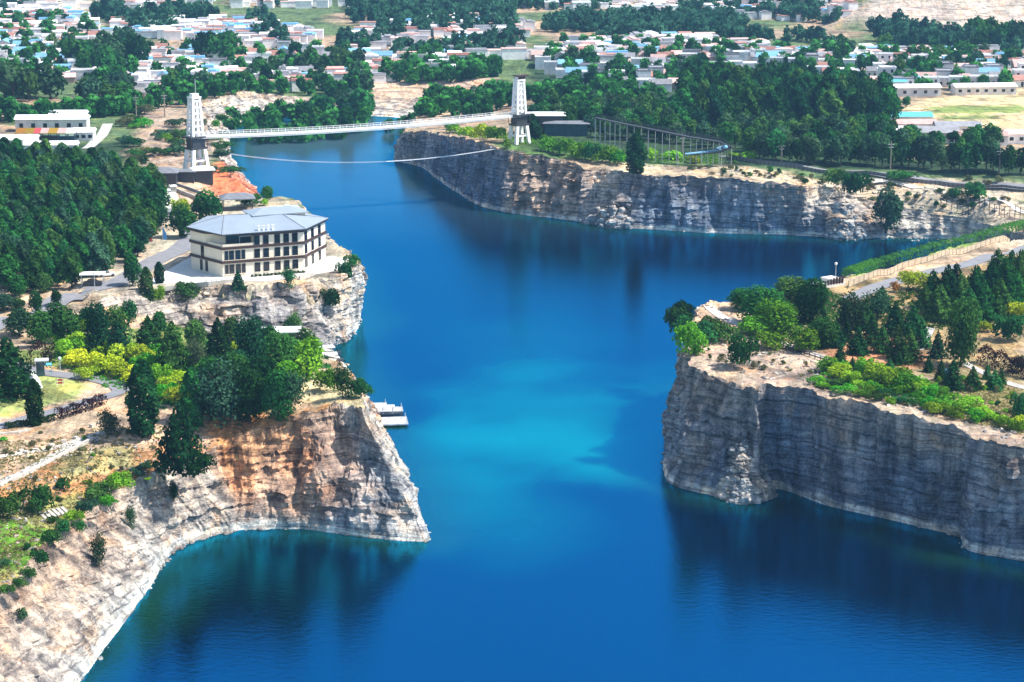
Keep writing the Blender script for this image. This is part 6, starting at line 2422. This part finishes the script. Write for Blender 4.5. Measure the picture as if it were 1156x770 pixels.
HP = {(k, d): house_proto(k, d) for k in range(7) for d in (0, 1)}
KN = ['red tiled house', 'grey tiled house', 'white two-storey flat-roofed house', 'blue-roofed house', 'brick house with faded pink roof', 'long white flat-roofed house', 'tall grey flat-roofed house']


def village(poly, n, mind, seed, where, weights, ang, detail):
    rs = random.Random(seed)
    for x, y in scatter(poly, n, mind, seed):
        k = rs.choices(range(7), weights)[0]
        z = gz_at(x, y)
        T = thing('village_house', KN[k] + ' in ' + where, 'house', (x, y, z), ang + rs.choice([0, 0, 0, math.pi / 2]) + rs.uniform(-.08, .08), KN[k] + 's in ' + where)
        s = rs.uniform(.62, .9)
        T.scale = (s, s, rs.uniform(.75, 1.0))
        for nm, me in HP[(k, detail)]:
            link(nm, me, T)


village([(-30, 96), (104, 92), (112, 66), (108, 44), (70, 42), (-30, 44)], 88, 7.2, 51, 'the left village', (3, 2, 3, 2, 4, 3, 1), .12, 0)
village([(112, 100), (160, 102), (300, 92), (310, 66), (170, 58), (115, 64)], 34, 11, 52, 'the scattered village behind the left tower', (3, 2, 3, 2, 2, 2, 1), .1, 0)
village([(300, 76), (330, 92), (400, 88), (520, 84), (500, 70), (400, 62), (320, 60)], 30, 11, 53, 'the middle village', (4, 2, 3, 1, 3, 2, 1), .05, 0)
village([(598, 74), (650, 92), (745, 106), (790, 92), (860, 76), (860, 66), (770, 62), (640, 66), (596, 66)], 72, 7.5, 54, 'the village beyond the right wood', (4, 2, 4, 1, 3, 3, 1), .0, 0)
village([(850, 74), (950, 92), (1040, 107), (1160, 98), (1160, 78), (1060, 74), (950, 70), (850, 62)], 72, 8, 55, 'the far right village', (2, 3, 4, 2, 2, 4, 2), -.06, 1)


def far_roofs(name, label, polys, n, seed):
    """distant town: too many small roofs to count"""
    rs = random.Random(seed)
    m = MB()
    mats = [M[k] for k in ('hwall', 'rwhite', 'rtile', 'rblue', 'rpink', 'rgrey')]
    for k, poly in enumerate(polys):
        for x, y in scatter(poly, n // len(polys), 7.0, seed + k, .3):
            z = gz_at(x, y)
            a = .1 + rs.choice([0, 0, math.pi / 2]) + rs.uniform(-.1, .1)
            sx, sy, h = rs.uniform(5.5, 11), rs.uniform(4.5, 6.5), rs.uniform(2.5, 4.6)
            m.mi = 0
            m.box(x, y, z - 1, sx, sy, h + 1, a)
            m.mi = rs.choice([1, 1, 1, 2, 3, 4, 4, 5, 5])
            m.box(x, y, z + h, sx + .4, sy + .4, .3, a)
            if rs.random() < .5:
                m.box(x, y, z + h + .3, (sx + .4) * .98, (sy + .4) * .5, .5, a)
    o = m.build(name, mats)
    return tag(o, label, 'town', kind='stuff')


far_roofs('distant_town', 'hazy distant town of pale, blue and red roofs among trees along the top', [
    [(-20, 14), (200, 12), (400, 8), (400, -12), (-20, -10)],
    [(120, 40), (330, 56), (360, 44), (290, 26), (140, 24)],
    [(390, 74), (580, 70), (600, 30), (500, 20), (400, 34)],
    [(580, 8), (960, 20), (960, -4), (580, -8)],
    [(170, 112), (300, 100), (400, 98), (420, 86), (300, 86), (180, 96)],
    [(-30, 44), (108, 44), (108, 28), (70, 14), (-30, 16)],
    [(596, 66), (770, 62), (860, 66), (860, 54), (770, 45), (640, 50)],
    [(850, 62), (950, 70), (1060, 74), (1160, 78), (1160, 64), (950, 58)],
    [(110, 110), (300, 96), (520, 88), (520, 66), (110, 58)]], 1100, 61)


def shed(label, u, v, wpx, d, h, rz, roof, wall='hwall', name='long_shed', cat='shed', pitch=1.2):
    p = hit(u, v)
    w = wpx * p.y / FPX
    T = thing(name, label, cat, p, rz)
    m = MB()
    m.box(0, 0, -1, w, d, h + 1)
    m.build('wall', M[wall], T)
    m = MB()
    X, Y = w / 2 + .4, d / 2 + .5
    m.add([(-X, -Y, h + .02), (X, -Y, h + .02), (X, 0, h + pitch), (-X, 0, h + pitch), (X, Y, h + .02), (-X, Y, h + .02)], [(0, 1, 2, 3), (3, 2, 4, 5), (1, 4, 2), (0, 3, 5), (0, 5, 4, 1)])
    m.build('roof', M[roof], T)
    n = max(3, int(w / 3.5))
    for k in range(n):
        m = MB()
        m.box(-w / 2 + w * (k + .5) / n, -d / 2 - .03, h * .35, 1.3, .1, h * .35)
        m.build('window', M['glass'], T)
    return T


shed('long shed with cyan sheet roof behind the pale sheds', 1024, 143, 52, 8, 4, .03, 'cyan')
shed('long shed with faded pink roof in front of the cyan one', 1032, 150, 46, 7, 3.5, .03, 'rpink')
shed('pale grey-roofed shed left of the sheds near the power pole', 1005, 158, 34, 9, 3.5, .05, 'rwhite')
shed('wide grey-roofed shed in the middle of the sheds', 1058, 160, 44, 9, 3.6, -.1, 'rgrey', pitch=1.6)
shed('long grey-roofed shed at the edge of the tan field', 1080, 152, 50, 8, 3.4, -.04, 'rgrey')
shed('long pink-roofed shed nearest the tree row', 1108, 163, 54, 7, 3.3, .02, 'rpink')
shed('pale pink-roofed shed at the right edge', 1150, 161, 34, 7, 3.3, .02, 'rpink')
shed('white long house with dark doors at the field edge', 1030, 108, 60, 7, 3.5, .12, 'rwhite', name='village_house', cat='house')
shed('white walled yard house right of the field edge house', 1110, 106, 70, 7, 3.2, .1, 'rwhite', name='village_house', cat='house')
shed('bright cyan shed among the trees of the far right village', 1012, 104, 18, 6, 4.5, .05, 'cyan', name='village_shed')
shed('small deep blue shed beside the bright cyan one', 996, 104, 16, 5, 3.2, .05, 'blue', name='village_shed')
# market by the left wood
shed('long white market shed at the left edge', 12, 168, 60, 9, 3.5, .05, 'rwhite', name='market_shed')
shed('white market shed behind the striped awnings', 60, 148, 80, 7, 4.5, .03, 'rwhite', name='market_shed')
shed('white walled store right of the market stalls', 96, 158, 22, 6, 3.0, .05, 'rwhite', name='market_shed')
shed('low white wall building in front of the market stalls', 58, 172, 60, 4, 2.6, .03, 'rwhite', name='market_shed')
shed('pale low house behind the market', 78, 138, 40, 7, 3.2, .03, 'rwhite', name='market_shed')
for i, (u, mt, lab) in enumerate([(24, 'orange', 'leftmost market stall with orange awning'), (34, 'orange', 'market stall with orange awning next to the red one'), (43, 'red', 'market stall with red awning in the middle of the row'), (52, 'rpink', 'market stall with pink awning'), (61, 'orange', 'market stall with orange awning right of the pink one'), (71, 'rpink', 'faded pink awning stall near the right end'), (81, 'rwhite', 'market stall with white awning at the right end')]):
    p = hit(u, 161)
    T = thing('market_stall', lab, 'stall', p, .03)
    m = MB()
    m.add([(-1.5, -2, 3.4), (1.5, -2, 3.4), (1.5, 2, 4.6), (-1.5, 2, 4.6), (-1.5, -2, 3.3), (1.5, -2, 3.3), (1.5, 2, 4.5), (-1.5, 2, 4.5)], [(0, 1, 2, 3), (7, 6, 5, 4), (0, 4, 5, 1), (1, 5, 6, 2), (2, 6, 7, 3), (3, 7, 4, 0)])
    m.build('awning', M[mt], T)
    m = MB()
    for a in (-1.35, 1.35):
        for b in (-1.85, 1.85):
            m.bar((a, b, -.2), (a, b, 3.4), .12)
    m.build('post', M['dark'], T)
    m = MB()
    m.box(0, .4, -.1, 2.6, 2.6, 2.4)
    m.build('counter', M[rnd.choice(['brown', 'dark', 'blueglass'])], T)

# ================================================================== UNDERGROWTH (beyond counting)
def undergrowth(name, label, poly, n, mats, seed, h=(.25, .9), clump=26, mind=.8):
    rs = np.random.RandomState(seed)
    cs, ns, ss, sh = [], [], [], []
    for x, y in scatter(poly, n, mind, seed):
        z = gz_at(x, y)
        r = rs.uniform(.5, 1.3)
        hh = rs.uniform(*h)
        d = sph(rs, clump)
        d[:, 2] = np.abs(d[:, 2])
        cs.append(np.array([x, y, z]) + d * np.array([r, r, hh]) * rs.uniform(.5, 1, (clump, 1)))
        ns.append(d)
        ss.append(rs.uniform(.12, .3, clump))
        sh.append(np.clip(rs.uniform(.1, .9) + rs.uniform(-.2, .2, clump), 0, 1))
    cs, ns, ss, sh = map(np.concatenate, (cs, ns, ss, sh))
    return tag(link(name, leaf_mesh(name, cs, ns + rs.normal(size=ns.shape) * .5, ss, sh, M[mats], rs)), label, 'undergrowth', kind='stuff')


undergrowth('undergrowth', 'rough green undergrowth below the trees of the left headland', [(60, 380), (180, 370), (340, 385), (380, 420), (330, 470), (240, 480), (170, 460), (150, 440), (60, 405)], 900, 'broad', 71)
undergrowth('undergrowth', 'lighter weeds among the shrubs of the left headland', [(60, 380), (220, 400), (240, 470), (160, 450), (60, 410)], 350, 'bright', 72)
undergrowth('undergrowth', 'green undergrowth in the thicket of the right headland', [(835, 335), (930, 325), (960, 345), (960, 390), (920, 395), (860, 372)], 520, 'broad', 73)
undergrowth('undergrowth', 'bright weeds along the rim of the right headland', [(925, 408), (1000, 412), (1060, 436), (1050, 452), (980, 440), (930, 424)], 260, 'bright', 74)
undergrowth('undergrowth', 'green scrub under the conifers by the lane', [(960, 345), (1040, 322), (1156, 300), (1156, 370), (1060, 372), (980, 372)], 600, 'broad', 75)
undergrowth('undergrowth', 'dry grass tufts on the rim of the right headland', [(1050, 430), (1156, 440), (1156, 490), (1070, 470)], 400, 'drygrass', 76, (.1, .35))
undergrowth('undergrowth', 'dry grass tufts on the left terraces', [(-20, 500), (230, 480), (225, 505), (100, 575), (0, 660), (-20, 600)], 600, 'drygrass', 77, (.08, .3), 16)
undergrowth('undergrowth', 'scrub on top of the far cliff below the woods', [(510, 150), (600, 165), (700, 182), (830, 184), (830, 176), (700, 168), (600, 152)], 500, 'bright', 78, (.3, 1.1))


def stones(name, label, pts_fn, n, seed, smin=.12, smax=.7):
    rs = np.random.RandomState(seed)
    V, F, o = [], [], 0
    for k in range(n):
        p = pts_fn(rs)
        if p is None:
            continue
        me = BM[rs.randint(5)]
        co = np.array([v.co for v in me.vertices])
        s = smin + (smax - smin) * rs.rand() ** 3
        a = rs.uniform(0, 6.28)
        q = co * s * rs.uniform(.7, 1.4, 3)
        q = np.stack([q[:, 0] * math.cos(a) - q[:, 1] * math.sin(a), q[:, 0] * math.sin(a) + q[:, 1] * math.cos(a), q[:, 2]], 1) + np.array(p)
        V.append(q)
        F.append(np.array([list(f.vertices) for f in me.polygons]) + o)
        o += len(q)
    V, F = np.concatenate(V), np.concatenate(F)
    return tag(link(name, mesh_np(name, V, F, [M_ROCK], np.ones((len(V), 3)) * (.42, .38, .33))), label, 'stones', kind='stuff')


def _shore(rs):
    i = rs.randint(0, len(V1))
    r = 0
    while r < ROWS - 1 and V1[i, r, 2] < 0:
        r += 1
    a, b_ = V1[i, r - 1], V1[i, r]
    p = a + (b_ - a) * rs.rand() + np.append(rs.normal(size=2) * .25, -.12)
    return p


stones('shore_stones', 'pale broken stones along the water-line of the lake', _shore, 1300, 81, .1, .55)


def _on(poly, seed):
    sp = scatter(poly, 900, .7, seed)

    def f(rs):
        x, y = sp[rs.randint(len(sp))]
        x, y = x + rs.normal() * .3, y + rs.normal() * .3
        return (x, y, gz_at(x, y))
    return f


stones('loose_stones', 'loose stones scattered over the left terraces', _on([(-20, 500), (230, 480), (225, 508), (100, 575), (0, 668), (-20, 640)], 82), 900, 82, .08, .4)
stones('loose_stones', 'loose stones on the bare rim of the right headland', _on([(775, 375), (880, 385), (960, 425), (1156, 470), (1156, 500), (950, 445), (830, 425), (775, 408)], 83), 800, 83, .08, .5)
stones('loose_stones', 'loose stones on the pale ledge and slope of the far bank', _on([(690, 188), (930, 204), (1140, 215), (1140, 245), (960, 222), (700, 194)], 84), 500, 84, .12, .7)
